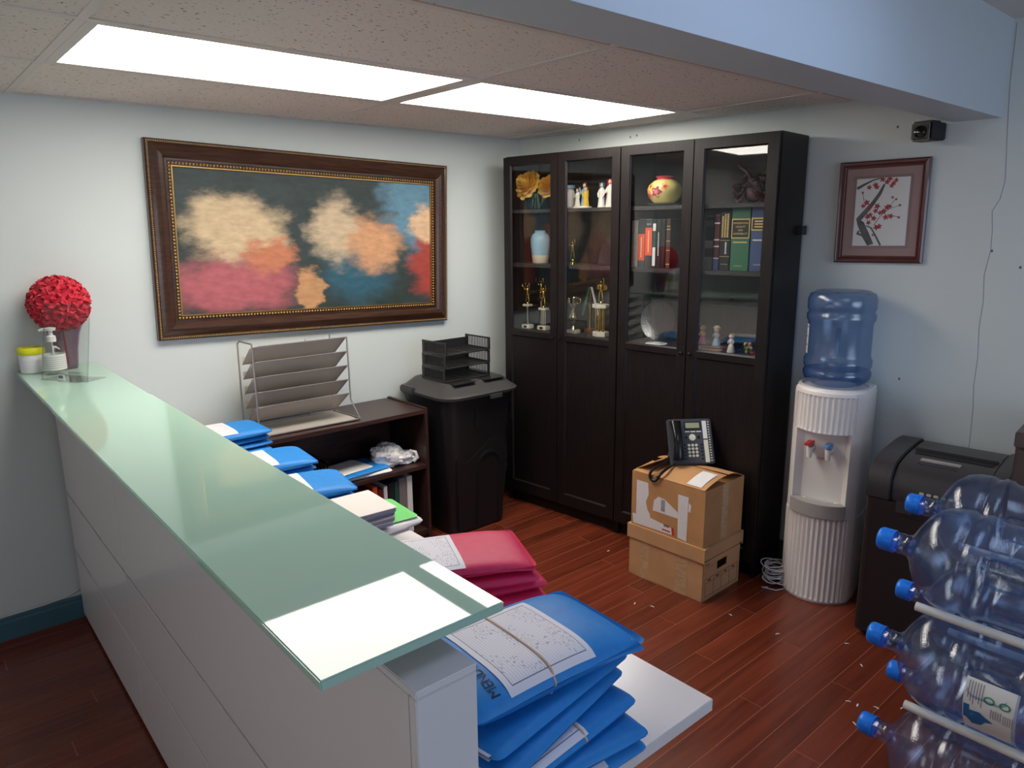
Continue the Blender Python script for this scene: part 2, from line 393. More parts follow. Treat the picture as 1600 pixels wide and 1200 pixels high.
    uv = nn(nt, 'ShaderNodeUVMap'); nz = nn(nt, 'ShaderNodeTexNoise'); nz.inputs['Scale'].default_value = 7.5; nz.inputs['Detail'].default_value = 9; nz.inputs['Roughness'].default_value = .62; L.new(uv.outputs[0], nz.inputs[0])
    dz = nn(nt, 'ShaderNodeVectorMath', operation='MULTIPLY_ADD'); dz.inputs[1].default_value = (.22, .34, 0); L.new(nz.outputs['Color'], dz.inputs[0]); L.new(uv.outputs[0], dz.inputs[2])
    cur = None
    base = nn(nt, 'ShaderNodeValToRGB'); base.color_ramp.elements[0].color = S(26, 34, 34); base.color_ramp.elements[1].color = S(62, 76, 74)
    mpb = nn(nt, 'ShaderNodeMapping'); mpb.inputs['Scale'].default_value = (5, 3, 1); mpb.inputs['Rotation'].default_value = (0, 0, .6); L.new(uv.outputs[0], mpb.inputs[0])
    nb = nn(nt, 'ShaderNodeTexNoise'); nb.inputs['Scale'].default_value = 1.2; L.new(mpb.outputs[0], nb.inputs[0]); L.new(nb.outputs[0], base.inputs[0]); cur = base.outputs[0]
    for (cx_, cy_, rx, ry, c, sof) in [(1.06, .9, .30, .62, S(96, 136, 156), .25), (.20, .60, .20, .26, S(196, 172, 136), .4), (.18, .20, .26, .24, S(172, 92, 98), .5), (.32, .42, .10, .16, S(186, 116, 84), .4),
                                       (.66, .30, .17, .32, S(46, 88, 104), .5), (.58, .60, .12, .26, S(190, 168, 138), .5), (.74, .50, .13, .24, S(200, 148, 108), .5), (1.02, .34, .13, .34, S(160, 66, 56), .4), (.98, .66, .09, .15, S(214, 178, 142), .4), (.46, .14, .06, .16, S(186, 138, 96), .3)]:
        sb = nn(nt, 'ShaderNodeVectorMath', operation='SUBTRACT'); sb.inputs[1].default_value = (cx_ + .11, cy_ + .17, 0); L.new(dz.outputs[0], sb.inputs[0])
        dv = nn(nt, 'ShaderNodeVectorMath', operation='MULTIPLY'); dv.inputs[1].default_value = (1 / rx, 1 / ry, 0); L.new(sb.outputs[0], dv.inputs[0])
        ln = nn(nt, 'ShaderNodeVectorMath', operation='LENGTH'); L.new(dv.outputs[0], ln.inputs[0])
        mr = nn(nt, 'ShaderNodeMapRange'); mr.interpolation_type = 'SMOOTHSTEP'; mr.inputs[1].default_value = 1 + sof * .3; mr.inputs[2].default_value = 1 - sof; L.new(ln.outputs['Value'], mr.inputs[0])
        mx = nn(nt, 'ShaderNodeMix', data_type='RGBA'); L.new(mr.outputs[0], mx.inputs[0]); L.new(cur, mx.inputs[6]); mx.inputs[7].default_value = c; cur = mx.outputs[2]
    tn = nn(nt, 'ShaderNodeTexNoise'); tn.inputs['Scale'].default_value = 26; tn.inputs['Detail'].default_value = 6; L.new(uv.outputs[0], tn.inputs[0])
    tr = nn(nt, 'ShaderNodeMapRange'); tr.inputs[3].default_value = .62; tr.inputs[4].default_value = 1.35; L.new(tn.outputs[0], tr.inputs[0])
    ml = nn(nt, 'ShaderNodeMix', data_type='RGBA', blend_type='MULTIPLY'); ml.inputs[0].default_value = 1; L.new(cur, ml.inputs[6]); L.new(tr.outputs[0], ml.inputs[7]); L.new(ml.outputs[2], b.inputs['Base Color'])
special()

# ================================================================== SETTING
H, HS, H2 = 2.152, 2.029, 2.375
YI, YB = -2.289, -2.45
TW = math.tan(rad(6.3335))
XL, YF = -5.6, -7.0
def wx(y): return -y * TW           # right wall surface
# --- floor: sub-floor slab plus single planks where the photograph shows them
fl = struct('floor', MB().box(XL, 1.0, YF, .1, -.06, -.0007), 'floor_joint')
PW = .0885; plank_meshes = {}
def plank(x0, x1, y1):
    Lk = round(x1 - x0, 3)
    if Lk not in plank_meshes:
        o = MB().box(0, Lk - .0026, -PW + .0026, 0, -.0035, 0).build('plank', 'floor_plank', fl); plank_meshes[Lk] = o
    else: o = share(plank_meshes[Lk], 'plank', fl)
    o.location = (x0, y1, 0); return o
rest = MB()
for r in range(80):
    y = -r * PW
    if y < YF: break
    off = (r * .437) % 1.2; x = XL - off
    while x < wx(y) + .1:
        a = max(x, XL); b2 = min(x + 1.2, round(wx(y) + .1, 1))
        if b2 - a > .02:
            if a < .5 and b2 > -4.1 and y > -3.0: plank(a, b2, y)
            else: rest.box(a, b2 - .0026, y - PW + .0026, y, -.0035, 0)
        x += 1.2
ro = rest.build('plank_field', 'floor_plank', fl); ro['kind'] = 'stuff'
# --- walls
struct('wall_back', MB().box(XL - .1, .1, 0, .1, -.06, 2.7), 'wall_paint')
LY0, LY1, LZ0, LZ1 = -3.6, -1.8, .85, 2.05
struct('wall_left', MB().box(XL - .1, XL, YF, LY0, -.06, 2.7).box(XL - .1, XL, LY1, 0, -.06, 2.7).box(XL - .1, XL, LY0, LY1, -.06, LZ0).box(XL - .1, XL, LY0, LY1, LZ1, 2.7), 'wall_paint')
wf2 = MB()
for y in (LY0, (LY0 + LY1) / 2 - .025, LY1 - .05): wf2.box(XL - .08, XL - .02, y, y + .05, LZ0, LZ1)
for z in (LZ0, LZ1 - .05): wf2.box(XL - .08, XL - .02, LY0, LY1, z, z + .05)
win2 = struct('window_2', wf2, 'white_edge', bevel=.004)
for i in range(2):
    y = LY0 + .05 + i * .9; MB().box(XL - .055, XL - .049, y, y + .8, LZ0 + .05, LZ1 - .05).build('pane', 'clear_glass', win2)
wr = struct('wall_right', MB().prism([(0, 0), (wx(YF), YF), (wx(YF) + .1, YF), (.1, 0)], -.06, 2.7), 'wall_paint')
fwm = MB()
WX0, WX1, WZ0, WZ1 = -2.95, -.25, .78, 2.12
fwm.box(XL - .1, WX0, YF - .1, YF, -.06, 2.7); fwm.box(WX1, 1, YF - .1, YF, -.06, 2.7); fwm.box(WX0, WX1, YF - .1, YF, -.06, WZ0); fwm.box(WX0, WX1, YF - .1, YF, WZ1, 2.7)
struct('wall_front', fwm, 'wall_paint')
wf = MB()
for x in (WX0, (WX0 + WX1) / 2 - .025, WX1 - .05): wf.box(x, x + .05, YF - .08, YF - .02, WZ0, WZ1)
for z in (WZ0, WZ1 - .05): wf.box(WX0, WX1, YF - .08, YF - .02, z, z + .05)
win = struct('window_1', wf, 'white_edge', bevel=.004)
for i in range(2):
    x = WX0 + .05 + i * 1.35; MB().box(x, x + 1.25, YF - .055, YF - .049, WZ0 + .05, WZ1 - .05).build('pane', 'clear_glass', win)
# crack and holes in the right wall
ck = [(-2.46, 2.36), (-2.462, 2.15), (-2.475, 1.95), (-2.487, 1.80), (-2.478, 1.73), (-2.457, 1.685), (-2.466, 1.61), (-2.469, 1.538), (-2.458, 1.44), (-2.466, 1.33), (-2.463, 1.235), (-2.472, 1.106), (-2.47, 1.0), (-2.478, .894), (-2.481, .758), (-2.474, .5)]
MB().tube([(wx(y) - .0002, y, z) for y, z in ck], .0011, 5).build('wall_crack', 'crack_dark', wr)
for y, z in [(-2.473, 1.533), (-2.572, 1.472), (-2.194, .984), (-.452, 2.113), (-.79, 2.10), (-.83, 2.105), (-2.09, 2.03)]:
    MB().sphere((wx(y), y, z), .005, 7, 5, (.3, 1, 1.2)).build('screw_hole', 'speck_hole', wr)
struct('baseboard_back', MB().prism([(0, 0), (-.016, 0), (-.016, .075), (-.011, .082), (-.011, .092), (-.006, .1), (0, .1)], XL, 0,
       Matrix(((0, 0, 1, 0), (1, 0, 0, 0), (0, 1, 0, 0), (0, 0, 0, 1)))), 'teal_paint')
brm = MB()
dW = Vector((math.sin(rad(6.3335)), -math.cos(rad(6.3335)), 0))
brm.prism([(0, 0), (0, .1), (-.006, .1), (-.012, .08), (-.015, 0)], 0, 7, frame_M((0, 0, 0), (math.cos(rad(6.3335)), math.sin(rad(6.3335)), 0), (0, 0, 1)) )
struct('baseboard_right', brm, 'teal_paint')
# --- bulkhead and ceilings
bk = MB().prism([(XL, YB), (wx(YB), YB), (wx(YI), YI), (XL, YI)], HS, 2.6)
struct('wall_bulkhead', bk, 'bulkhead_paint')
ce = struct('ceiling', MB().prism([(XL, YI), (wx(YI), YI), (0, 0), (XL, 0)], H + .14, H + .2), 'tee_white')
ce2 = struct('ceiling.001', MB().prism([(XL, YF), (wx(YF), YF), (wx(YB), YB), (XL, YB)], H2, H2 + .06), 'tee_white')
GX = [-5.05, -3.80, -2.561, -1.323, -.0915]; GY = [0, -.664, -1.276, -1.895, YI]
xs = [XL] + GX
cells = {}
for j in range(4):
    for i in range(len(xs)):
        y1, y0 = GY[j], GY[j + 1]
        if i < len(xs) - 1: poly = [(xs[i], y0), (xs[i + 1], y0), (xs[i + 1], y1), (xs[i], y1)]
        else: poly = [(xs[i], y0), (wx(y0), y0), (wx(y1), y1), (xs[i], y1)]
        if j == 1 and i in (3, 4): continue            # light fittings
        o = MB().prism(poly, H + .004, H + .018).build('ceiling_tile', 'ceiling_tile', ce)
for y in GY[1:4]: MB().box(XL, wx(y), y - .012, y + .012, H, H + .004).build('tee_bar', 'tee_white', ce)
for x in GX:
    for j in range(4): MB().box(x - .012, x + .012, GY[j + 1] + (.012 if j < 3 else 0), GY[j] - (.012 if j > 0 else 0), H - .0003, H + .0037).build('tee_bar', 'tee_white', ce)
MB().box(XL, 0, -.022, 0, H, H + .003).build('wall_angle', 'tee_white', ce)
MB().prism([(0, 0), (wx(YI), YI), (wx(YI) - .022, YI), (-.022, 0)], H - .0006, H + .003).build('wall_angle', 'tee_white', ce)
for x0, x1, lab in ((GX[2], GX[3], 'long fluorescent ceiling panel over the reception desk, left of the two lit panels'), (GX[3], GX[4], 'fluorescent ceiling panel next to the black cabinets, right of the two lit panels')):
    t = thing('ceiling_light', lab, 'light', ((x0 + x1) / 2, (GY[1] + GY[2]) / 2, H), group='fluorescent panels in the tile ceiling')
    hx, hy = (x1 - x0) / 2 - .013, (GY[1] - GY[2]) / 2 - .013
    fr = MB()
    for a in ((-hx, -hx + .03, -hy, hy), (hx - .03, hx, -hy, hy), (-hx + .03, hx - .03, -hy, -hy + .02), (-hx + .03, hx - .03, hy - .02, hy)): fr.box(*a, .0, .012)
    fr.build('frame', 'tee_white', t)
    MB().box(-hx + .03, hx - .03, -hy + .02, hy - .02, .004, .008).build('diffuser', 'diffuser_glow', t)
    MB().box(-hx, hx, -hy, hy, .0125, .09).build('housing', 'tee_white', t)
# cool panel in the higher ceiling in front of the bulkhead (just out of the picture)
t = thing('ceiling_light', 'cool white ceiling panel in the higher ceiling in front of the bulkhead', 'light', (-1.45, -3.0, H2))
f2 = MB()
for a in ((-.61, -.58, -.305, .305), (.58, .61, -.305, .305), (-.58, .58, -.305, -.28), (-.58, .58, .28, .305)): f2.box(*a, -.012, 0)
f2.build('frame', 'tee_white', t); MB().box(-.58, .58, -.28, .28, -.008, -.004).build('diffuser', 'cool_glow', t)

t = thing('ceiling_light', 'white ceiling panel over the waiting side in front of the desk', 'light', (-3.9, -4.6, H2))  # added out of view as fill for the desk front and left wall
MB().add([tuple(v.co) for v in bpy.data.objects['frame.002'].data.vertices], [tuple(q.vertices) for q in bpy.data.objects['frame.002'].data.polygons]).build('frame', 'tee_white', t)
MB().box(-.58, .58, -.28, .28, -.008, -.004).build('diffuser', 'left_fill_glow', t)

# ================================================================== RECEPTION DESK
DK = thing('reception_desk', 'white glossy reception desk with a raised frosted green glass counter', 'desk', (-2.675, 0, 0), rad(-.42))
ZG = 1.108
PX = .11
rowz = [(.02, .309), (.319, .569), (.579, 1.044)]
MB().box(PX + .018, PX + .082, -2.688, -.02, .0, 1.04).build('core', 'groove_dark', DK)
for (z0, z1) in rowz:
    for (y0, y1) in ((-.985, -.02), (-2.688, -.988)):
        MB().box(PX, PX + .017, y0, y1, z0, z1).build('front_board', 'white_laminate', DK, bevel=.0015)
MB().box(PX + .083, PX + .1, -2.688, -.02, .0, 1.044).build('inner_board', 'white_laminate', DK)
MB().box(PX - .0, PX + .1, -2.706, -2.689, 0, 1.044).build('end_panel', 'white_edge', DK, bevel=.0015)
MB().box(PX - .0, PX + .1, -2.706, -.02, 1.0445, 1.056).build('ledge', 'white_edge', DK, bevel=.0015)
for y in (-.12, -.70, -.98, -1.8, -2.58):
    MB().lathe([(.021, 0), (.021, .036)], 20, c=(PX + .052, y, 1.0565)).build('standoff', 'steel', DK, smooth=40)
MB().box(0, .287, -.834, -.004, ZG - .0185, ZG - .0035).build('glass_counter', 'green_glass', DK, bevel=.002)
MB().box(-.004, .287, -2.674, -.838, ZG - .015, ZG).build('glass_counter', 'green_glass', DK, bevel=.002)
WT = .74
MB().box(PX + .1, .775, -2.72, -.02, WT - .026, WT).build('worktop', 'white_laminate', DK, bevel=.0015)
MB().box(.30, .72, -2.32, -2.30, 0, WT - .026).build('leg_panel', 'white_laminate', DK)
MB().box(.30, .72, -.47, -.45, 0, WT - .026).build('leg_panel', 'white_laminate', DK)

# ================================================================== DISPLAY CABINETS
THC = rad(5.9151); CW = .797; CB = (-.287, -.188)
cdir = (math.sin(THC), -math.cos(THC)); CRZ = math.atan2(cdir[1], cdir[0])
CABS = []
def cabinet(k):
    loc = (CB[0] + cdir[0] * CW * k, CB[1] + cdir[1] * CW * k, 0)
    c = thing('display_cabinet', ['black wooden cabinet with glass upper doors holding trophies, nearer the corner by the large painting', 'black wooden cabinet with glass upper doors holding law books, beside the water cooler'][k], 'cabinet', loc, CRZ, 'tall black display cabinets')
    w_, D, Z = CW - .002, .296, 2.024
    MB().box(0, .018, .021, D, 0, Z).build('side_panel', 'black_wood', c, bevel=.001)
    MB().box(w_ - .018, w_, .021, D, 0, Z).build('side_panel', 'black_wood', c, bevel=.001)
    MB().box(.018, w_ - .018, .021, D, Z - .02, Z).build('top_panel', 'black_wood', c)
    MB().box(.018, w_ - .018, .04, .055, .0, .075).build('plinth', 'black_wood', c)
    MB().box(.018, w_ - .018, D - .006, D, .08, Z - .02).build('back_panel', 'black_wood_in', c)
    MB().box(.018, w_ - .018, .021, D - .006, .075, .093).build('floor_board', 'black_wood_in', c)
    for z in (1.735, 1.436): MB().box(.018, w_ - .018, .03, D - .008, z - .018, z).build('shelf', 'black_wood_in', c)
    MB().box(.018, w_ - .018, .03, D - .008, 1.034, 1.054).build('shelf', 'black_wood_in', c)
    if k == 1: MB().box(.02, w_ - .02, .05, D - .01, 1.272, 1.279).build('glass_shelf', 'shelf_glass', c)
    for s in range(2):
        x0 = .0025 + s * w_ / 2; x1 = (s + 1) * w_ / 2 - .0025
        fs = MB(); st = .048
        z0, z1 = .078, 2.018
        d = MB()
        d.box(x0, x0 + st, 0, .0195, z0, z1); d.box(x1 - st, x1, 0, .0195, z0, z1)
        d.box(x0 + st, x1 - st, 0, .0195, z1 - .042, z1); d.box(x0 + st, x1 - st, 0, .0195, z0, z0 + .062); d.box(x0 + st, x1 - st, 0, .0195, 1.028, 1.058)
        dr = d.build('door', 'black_wood', c)
        # bevelled lips around the panel and the glass
        lip = MB()
        for (a, b_) in ((z0 + .062, 1.028), (1.058, z1 - .042)):
            o = .007
            lip.add([(x0 + st, 0.001, a), (x1 - st, .001, a), (x1 - st - o, .010, a + o), (x0 + st + o, .010, a + o)], [(0, 1, 2, 3)])
            lip.add([(x0 + st, .001, b_), (x1 - st, .001, b_), (x1 - st - o, .010, b_ - o), (x0 + st + o, .010, b_ - o)], [(0, 1, 2, 3)])
            lip.add([(x0 + st, .001, a), (x0 + st + o, .010, a + o), (x0 + st + o, .010, b_ - o), (x0 + st, .001, b_)], [(0, 1, 2, 3)])
            lip.add([(x1 - st, .001, a), (x1 - st - o, .010, a + o), (x1 - st - o, .010, b_ - o), (x1 - st, .001, b_)], [(0, 1, 2, 3)])
        lip.build('moulding', 'black_wood', dr)
        MB().box(x0 + st, x1 - st, .0105, .016, z0 + .062, 1.028).build('panel', 'black_wood', dr)
        MB().box(x0 + st, x1 - st, .0105, .0145, 1.058, z1 - .042).build('pane', 'door_glass', dr)
        kx = x1 - .02 if s == 0 else x0 + .02
        MB().lathe([(.004, 0), (.004, .008), (.0085, .010), (.0085, .016), (.004, .018)], 14, M=T((kx, 0, 1.043)) @ RX(90)).build('knob', 'black_plastic_gloss', dr, smooth=40)
    if k == 1: MB().box(w_ + .0005, w_ + .022, .235, .29, 1.595, 1.635).box(w_ + .0005, w_ + .006, .22, .29, 1.60, 1.63).build('bracket', 'black_plastic', c)
    CABS.append(c); return c
for k in range(2): cabinet(k)
def cabM(u, dep, z): return (CB[0] + cdir[0] * u + math.cos(THC) * dep, CB[1] + cdir[1] * u + math.sin(THC) * dep, z)

# ================================================================== LOW BOOKCASE, BIN, TRAYS, ORGANISER
bc = thing('bookcase', 'low dark brown wooden bookcase against the painting wall', 'bookcase', (-1.885, -.02, 0))
BWd, BD, BH = .9, .365, .727
MB().box(0, .018, -BD, 0, 0, BH).build('side_panel', 'brown_wood', bc, bevel=.001)
MB().box(BWd - .018, BWd, -BD, 0, 0, BH + .008).build('side_panel', 'brown_wood', bc, bevel=.001)
MB().box(.018, BWd - .018, -BD, 0, BH - .02, BH).build('top_panel', 'brown_wood', bc)
MB().box(.018, BWd - .018, -.008, 0, .05, BH - .02).build('back_panel', 'brown_wood', bc)
for z in (.43, .07): MB().box(.018, BWd - .018, -BD + .005, -.008, z - .02, z).build('shelf', 'brown_wood', bc)
MB().box(.018, BWd - .018, -BD + .02, -BD + .03, 0, .05).build('plinth', 'brown_wood', bc)
for z in (.48, .50, .52, .30, .28, .26): MB().sphere((BWd - .018, -BD + .05, z), .003, 6, 5).build('pin_hole', 'steel', bc)

BN = thing('rubbish_bin', 'tall black plastic rubbish bin with a grey lid between bookcase and cabinet', 'bin', (-.69, -.258, 0))
def rrect(hx, hy, r, n=5, bow=0):
    pts = []
    for (cx, cy, a0) in ((hx - r, hy - r, 0), (-hx + r, hy - r, 90), (-hx + r, -hy + r, 180), (hx - r, -hy + r, 270)):
        for i in range(n + 1):
            a = rad(a0 + 90 * i / n); pts.append((cx + r * cos(a), cy + r * sin(a)))
    return pts
def loft(mb, secs, M=None, caps=True):
    return mb.rings([[(x, y, z) for x, y in rrect(hx, hy, r)] for hx, hy, r, z in secs], caps, False, M)
loft(MB(), [(.185, .17, .06, 0), (.19, .175, .06, .01), (.215, .20, .065, .5), (.232, .214, .07, .70), (.236, .218, .07, .765)]).build('body', 'black_plastic', BN, smooth=50)
# raised arch relief on the front of the bin
def arch(w0, top, z0=.03, n=14): return [(-w0, z0), (w0, z0)] + [(w0 * cos(pi * i / n), top + w0 * sin(pi * i / n)) for i in range(n + 1)]
def front_y(z): return -(.175 + (.20 - .175) * (z / .5) if z < .5 else .20 + (.014) * (z - .5) / .2)
def on_front(poly2, thick, base):
    mb = MB(); n = len(poly2)
    vs = [(x, front_y(z) - base, z) for x, z in poly2] + [(x, front_y(z) - base - thick, z) for x, z in poly2]
    return mb.add(vs, [list(range(n)), list(range(n, 2 * n))[::-1]] + [(i, (i + 1) % n, n + (i + 1) % n, n + i) for i in range(n)])
wave = [(-.155, .02), (.15, .02), (.185, .40), (.17, .475)] + [(.17 - .17 * i / 10, .475 + .045 * sin(pi * i / 10)) for i in range(1, 11)] + [(-.04, .45), (-.09, .42), (-.13, .415), (-.175, .44)]
on_front(wave, .008, -.004).build('front_relief', 'black_plastic', BN, bevel=.003)
def ribbon_arch(w0, w1, top):
    a = [(x + .05, z) for x, z in [(w0 * cos(pi * i / 16), top + w0 * sin(pi * i / 16)) for i in range(17)]]
    b_ = [(x + .05, z) for x, z in [(w1 * cos(pi * i / 16), top + w1 * sin(pi * i / 16)) for i in range(17)]]
    a = [(w0 + .05, .03)] + a + [(-w0 + .05, .03)]; b_ = [(w1 + .05, .03)] + b_ + [(-w1 + .05, .03)]
    mb = MB(); n = len(a)
    rg = [[(p[0], front_y(p[1]) - .002, p[1]), (p[0], front_y(p[1]) - .011, p[1]), (q[0], front_y(q[1]) - .011, q[1]), (q[0], front_y(q[1]) - .002, q[1])] for p, q in zip(a, b_)]
    return mb.rings(rg)
ribbon_arch(.085, .066, .37).build('arch_rib', 'black_plastic', BN, bevel=.002)
for x in (-.05, .2): MB().box(x - .004, x + .004, -.222, -.2, .60, .70).build('rib', 'black_plastic', BN)
lid = loft(MB(), [(.245, .238, .08, .766), (.260, .25, .10, .770), (.262, .253, .10, .784), (.25, .24, .09, .794), (.243, .232, .085, .796), (.20, .175, .06, .841), (.195, .17, .06, .843)]).build('lid', 'bin_lid', BN, smooth=35)
MB().box(.02, .10, -.262, -.25, .752, .774).build('latch', 'bin_lid', lid, bevel=.002)
MB().box(-.17, -.03, -.20, -.04, .8425, .844).build('lid_recess', 'black_plastic', lid); MB().box(.03, .17, -.20, -.06, .8425, .8438).build('lid_recess', 'black_plastic', lid)
MB().box(-.27, -.24, .05, .18, .765, .805).build('hinge_handle', 'bin_lid', lid, bevel=.008)

def letter_tray(i, z):
    t = thing('letter_tray', ['bottom', 'middle', 'topmost'][i] + ' black slotted letter tray of the stack on the rubbish bin', 'tray', (-.715 + .003 * i, -.275, z), rad(1 * i), 'black letter trays on the bin lid')
    w_, d_, h_ = .15, .105, .069
    for s in (-1, 1):
        sp = MB(); x = s * w_
        sp.box(x - .0025, x + .0025, -d_, d_, 0, .01); sp.box(x - .0025, x + .0025, -d_, d_, h_ - .008, h_)
        sp.box(x - .0025, x + .0025, -d_, -d_ + .012, .01, h_ - .008); sp.box(x - .0025, x + .0025, d_ - .02, d_, .01, h_ - .008)
        sp.build('side_frame', 'tray_plastic', t)
        for k in range(13):
            y = -d_ + .02 + k * (2 * d_ - .045) / 12
            if k == 0: b0 = MB().box(-.0015, .0015, -.0022, .0022, .01, h_ - .008).build('slat', 'tray_plastic', t); b0.location = (x, y, 0)
            else:
                q = share(b0, 'slat', t, (x, y, 0))
    MB().box(-w_, w_, d_ - .003, d_, 0, h_ * .75).build('rear_wall', 'tray_plastic', t)
    fb = MB()
    for k in range(9): fb.box(-w_ + .003, w_ - .003, -d_ + k * .0255, -d_ + k * .0255 + .010, .0, .0035)
    for x in (-w_ + .003, -.004, w_ - .013): fb.box(x, x + .01, -d_, d_ - .003, .0, .003)
    fb.build('floor_grid', 'tray_plastic', t)
    MB().tube([(-w_ + .003, -d_, .004), (w_ - .003, -d_, .004)], .004, 6).build('front_lip', 'tray_plastic', t)
for i in range(3): letter_tray(i, .8445 + i * .0705)

og = thing('file_sorter', 'grey wire mesh file sorter with five sloping tiers on the low bookcase', 'file sorter', (-1.60, -.19, .7275), rad(-2))
ow = .225
def tier(k):
    zf = .13 + .069 * k; zb = zf - .098; yf, yb = -.095 - .0 * k, .05
    def fn(u, v): return (-ow + .03 * (1 - v) * 0 + 2 * ow * u, yf + (yb - yf) * v, zf + (zb - zf) * v)
    o = MB().grid(fn, 8, 6).build('mesh_tier', 'wire_mesh', og, solid=.0008)
    c = .03
    MB().tube([(-ow, yb, zb), (-ow, yf + .03, zf - .012), (-ow + c, yf, zf), (ow, yf, zf), (ow, yb, zb)], .0028, 6).build('rim_wire', 'wire_gray', o)
    MB().grid(lambda u, v: (-ow + 2 * ow * u, yb, zb + .035 * v), 8, 2).build('mesh_back', 'wire_mesh', o, solid=.0008)
for k in range(5): tier(k)
MB().tube([(-ow - .003, -.11, .004), (-ow - .003, -.1, .42)], .004, 8).build('upright', 'wire_gray', og)
MB().tube([(-ow - .003, .10, .004), (-ow - .003, .09, .40), (-ow - .003, .06, .415), (-ow - .003, -.1, .42)], .004, 8).build('upright', 'wire_gray', og)
MB().tube([(ow + .035, -.13, .006), (ow + .005, -.10, .10), (ow + .003, -.097, .408)], .004, 8).build('upright', 'wire_gray', og)
MB().tube([(ow + .003, .10, .004), (ow + .003, .09, .40)], .004, 8).build('upright', 'wire_gray', og)
MB().tube([(.10, .09, .0), (.10, .09, .39)], .0025, 6).build('upright', 'wire_gray', og)
MB().tube([(-ow, .10, .006), (ow, .10, .006), (ow + .035, -.12, .006), (ow + .02, -.14, .006), (-ow, -.14, .006)], .0035, 8, closed=True).build('base_wire', 'wire_gray', og)
MB().grid(lambda u, v: (-ow + (2 * ow + .02) * u, -.138 + .236 * v, .004), 8, 4).build('mesh_base', 'wire_mesh', og, solid=.0008)
MB().tube([(ow, .10, .02), (ow * .9, .10, .035), (ow * .4, .10, .035), (-ow, .10, .03)], .003, 6).build('rim_wire', 'wire_gray', og)

# ================================================================== PAINTING AND PICTURE
pg = thing('framed_painting', 'large landscape painting in a dark wood frame with gold beading on the back wall', 'painting', (-1.3505, -.002, 1.5712), rot=(0, rad(1.7714), 0))
PWd, PH = 1.5535, .8547
def ring_frame(mb, prof, hw, hh):
    """prof: list of (inset, y) swept around the rectangle with mitred corners"""
    for (sx, sz, ex, ez) in ((-1, -1, 1, -1), (1, -1, 1, 1), (1, 1, -1, 1), (-1, 1, -1, -1)):
        n = len(prof); vs = [(sx * (hw - i), y, sz * (hh - i)) for i, y in prof] + [(ex * (hw - i), y, ez * (hh - i)) for i, y in prof]
        mb.add(vs, [(k, k + 1, n + k + 1, n + k) for k in range(n - 1)])
    return mb
def bead_row(parent, hw, hh, inset, y, r, m, sx=1.0):
    mb = MB(); a, b_ = hw - inset, hh - inset; st = r * 2.15
    def bead(x, z): mb.sphere((x, y, z), r, 6, 4, (1, .8, 1))
    nx = int(2 * a / st); nz = int(2 * b_ / st)
    for i in range(nx + 1):
        for s in (-1, 1): bead(-a + 2 * a * i / nx, s * b_)
    for i in range(1, nz):
        for s in (-1, 1): bead(s * a, -b_ + 2 * b_ * i / nz)
    o = mb.build('bead_row', m, parent, smooth=80); o['kind'] = 'stuff'; return o
hw, hh = PWd / 2, PH / 2
ring_frame(MB(), [(0, 0), (0, -.028), (.006, -.034), (.014, -.034), (.018, -.03), (.03, -.038), (.05, -.046), (.066, -.042), (.076, -.03), (.084, -.03), (.084, -.022), (.104, -.022), (.106, -.012)], hw, hh).build('frame', 'frame_dark_wood', pg, smooth=30)
bead_row(pg, hw, hh, .010, -.034, .0042, 'frame_gold'); bead_row(pg, hw, hh, .094, -.024, .0068, 'frame_gold')
ring_frame(MB(), [(.102, -.022), (.104, -.024), (.108, -.024), (.109, -.012)], hw, hh).build('slip', 'frame_gold', pg)
a, b_ = hw - .106, hh - .106
MB().quad((-a, -.014, -b_), (a, -.014, -b_), (a, -.014, b_), (-a, -.014, b_)).build('canvas', 'canvas', pg)

def wallM(y, z, off=0): return frame_M((wx(y) - off, y, z), dW, (0, 0, 1))
pp = thing('framed_print', 'small framed print of red plum blossom on the right wall above the cooler', 'picture'); pp.matrix_world = wallM(-2.059, 1.689, .002) @ RZ(.6)
hw, hh = .176, .212
def ring_frame_xy(mb, prof, hw, hh):
    for (sx, sz, ex, ez) in ((-1, -1, 1, -1), (1, -1, 1, 1), (1, 1, -1, 1), (-1, 1, -1, -1)):
        n = len(prof); vs = [(sx * (hw - i), sz * (hh - i), y) for i, y in prof] + [(ex * (hw - i), ez * (hh - i), y) for i, y in prof]
        mb.add(vs, [(k, k + 1, n + k + 1, n + k) for k in range(n - 1)])
    return mb
ring_frame_xy(MB(), [(0, 0), (0, .016), (.006, .022), (.016, .02), (.024, .014), (.028, .014), (.03, .008)], hw, hh).build('frame', 'frame_mahogany', pp, smooth=30)
MB().box(-hw + .028, hw - .028, -hh + .028, hh - .028, .004, .008).build('mat_board', 'mat_board', pp)
pw, ph = .105, .140
MB().box(-pw, pw, -ph, ph, .0082, .0088).build('print', 'print_paper', pp)
def npt(x, y): return (-pw + 2 * pw * min(max((x - 455 + (y - 625) * .08) / 298, .0), 1), -ph + 2 * ph * min(max((817 - y) / 383, 0), 1))
def stroke(pts, ws, m):
    L_, R_ = [], []
    for i, (x, y) in enumerate(pts):
        p = Vector(npt(x, y)); q0 = Vector(npt(*pts[max(i - 1, 0)])); q1 = Vector(npt(*pts[min(i + 1, len(pts) - 1)]))
        d = (q1 - q0).normalized(); n_ = Vector((-d.y, d.x)) * ws[i]; L_.append(p + n_); R_.append(p - n_)
    cl = lambda v: (min(max(v.x, -pw), pw), min(max(v.y, -ph), ph), .0090)
    n_ = len(pts); mb = MB().add([cl(v) for v in L_] + [cl(v) for v in R_], [(i, i + 1, n_ + i + 1, n_ + i) for i in range(n_ - 1)])
    mb.build('printed_branch', m, pp)
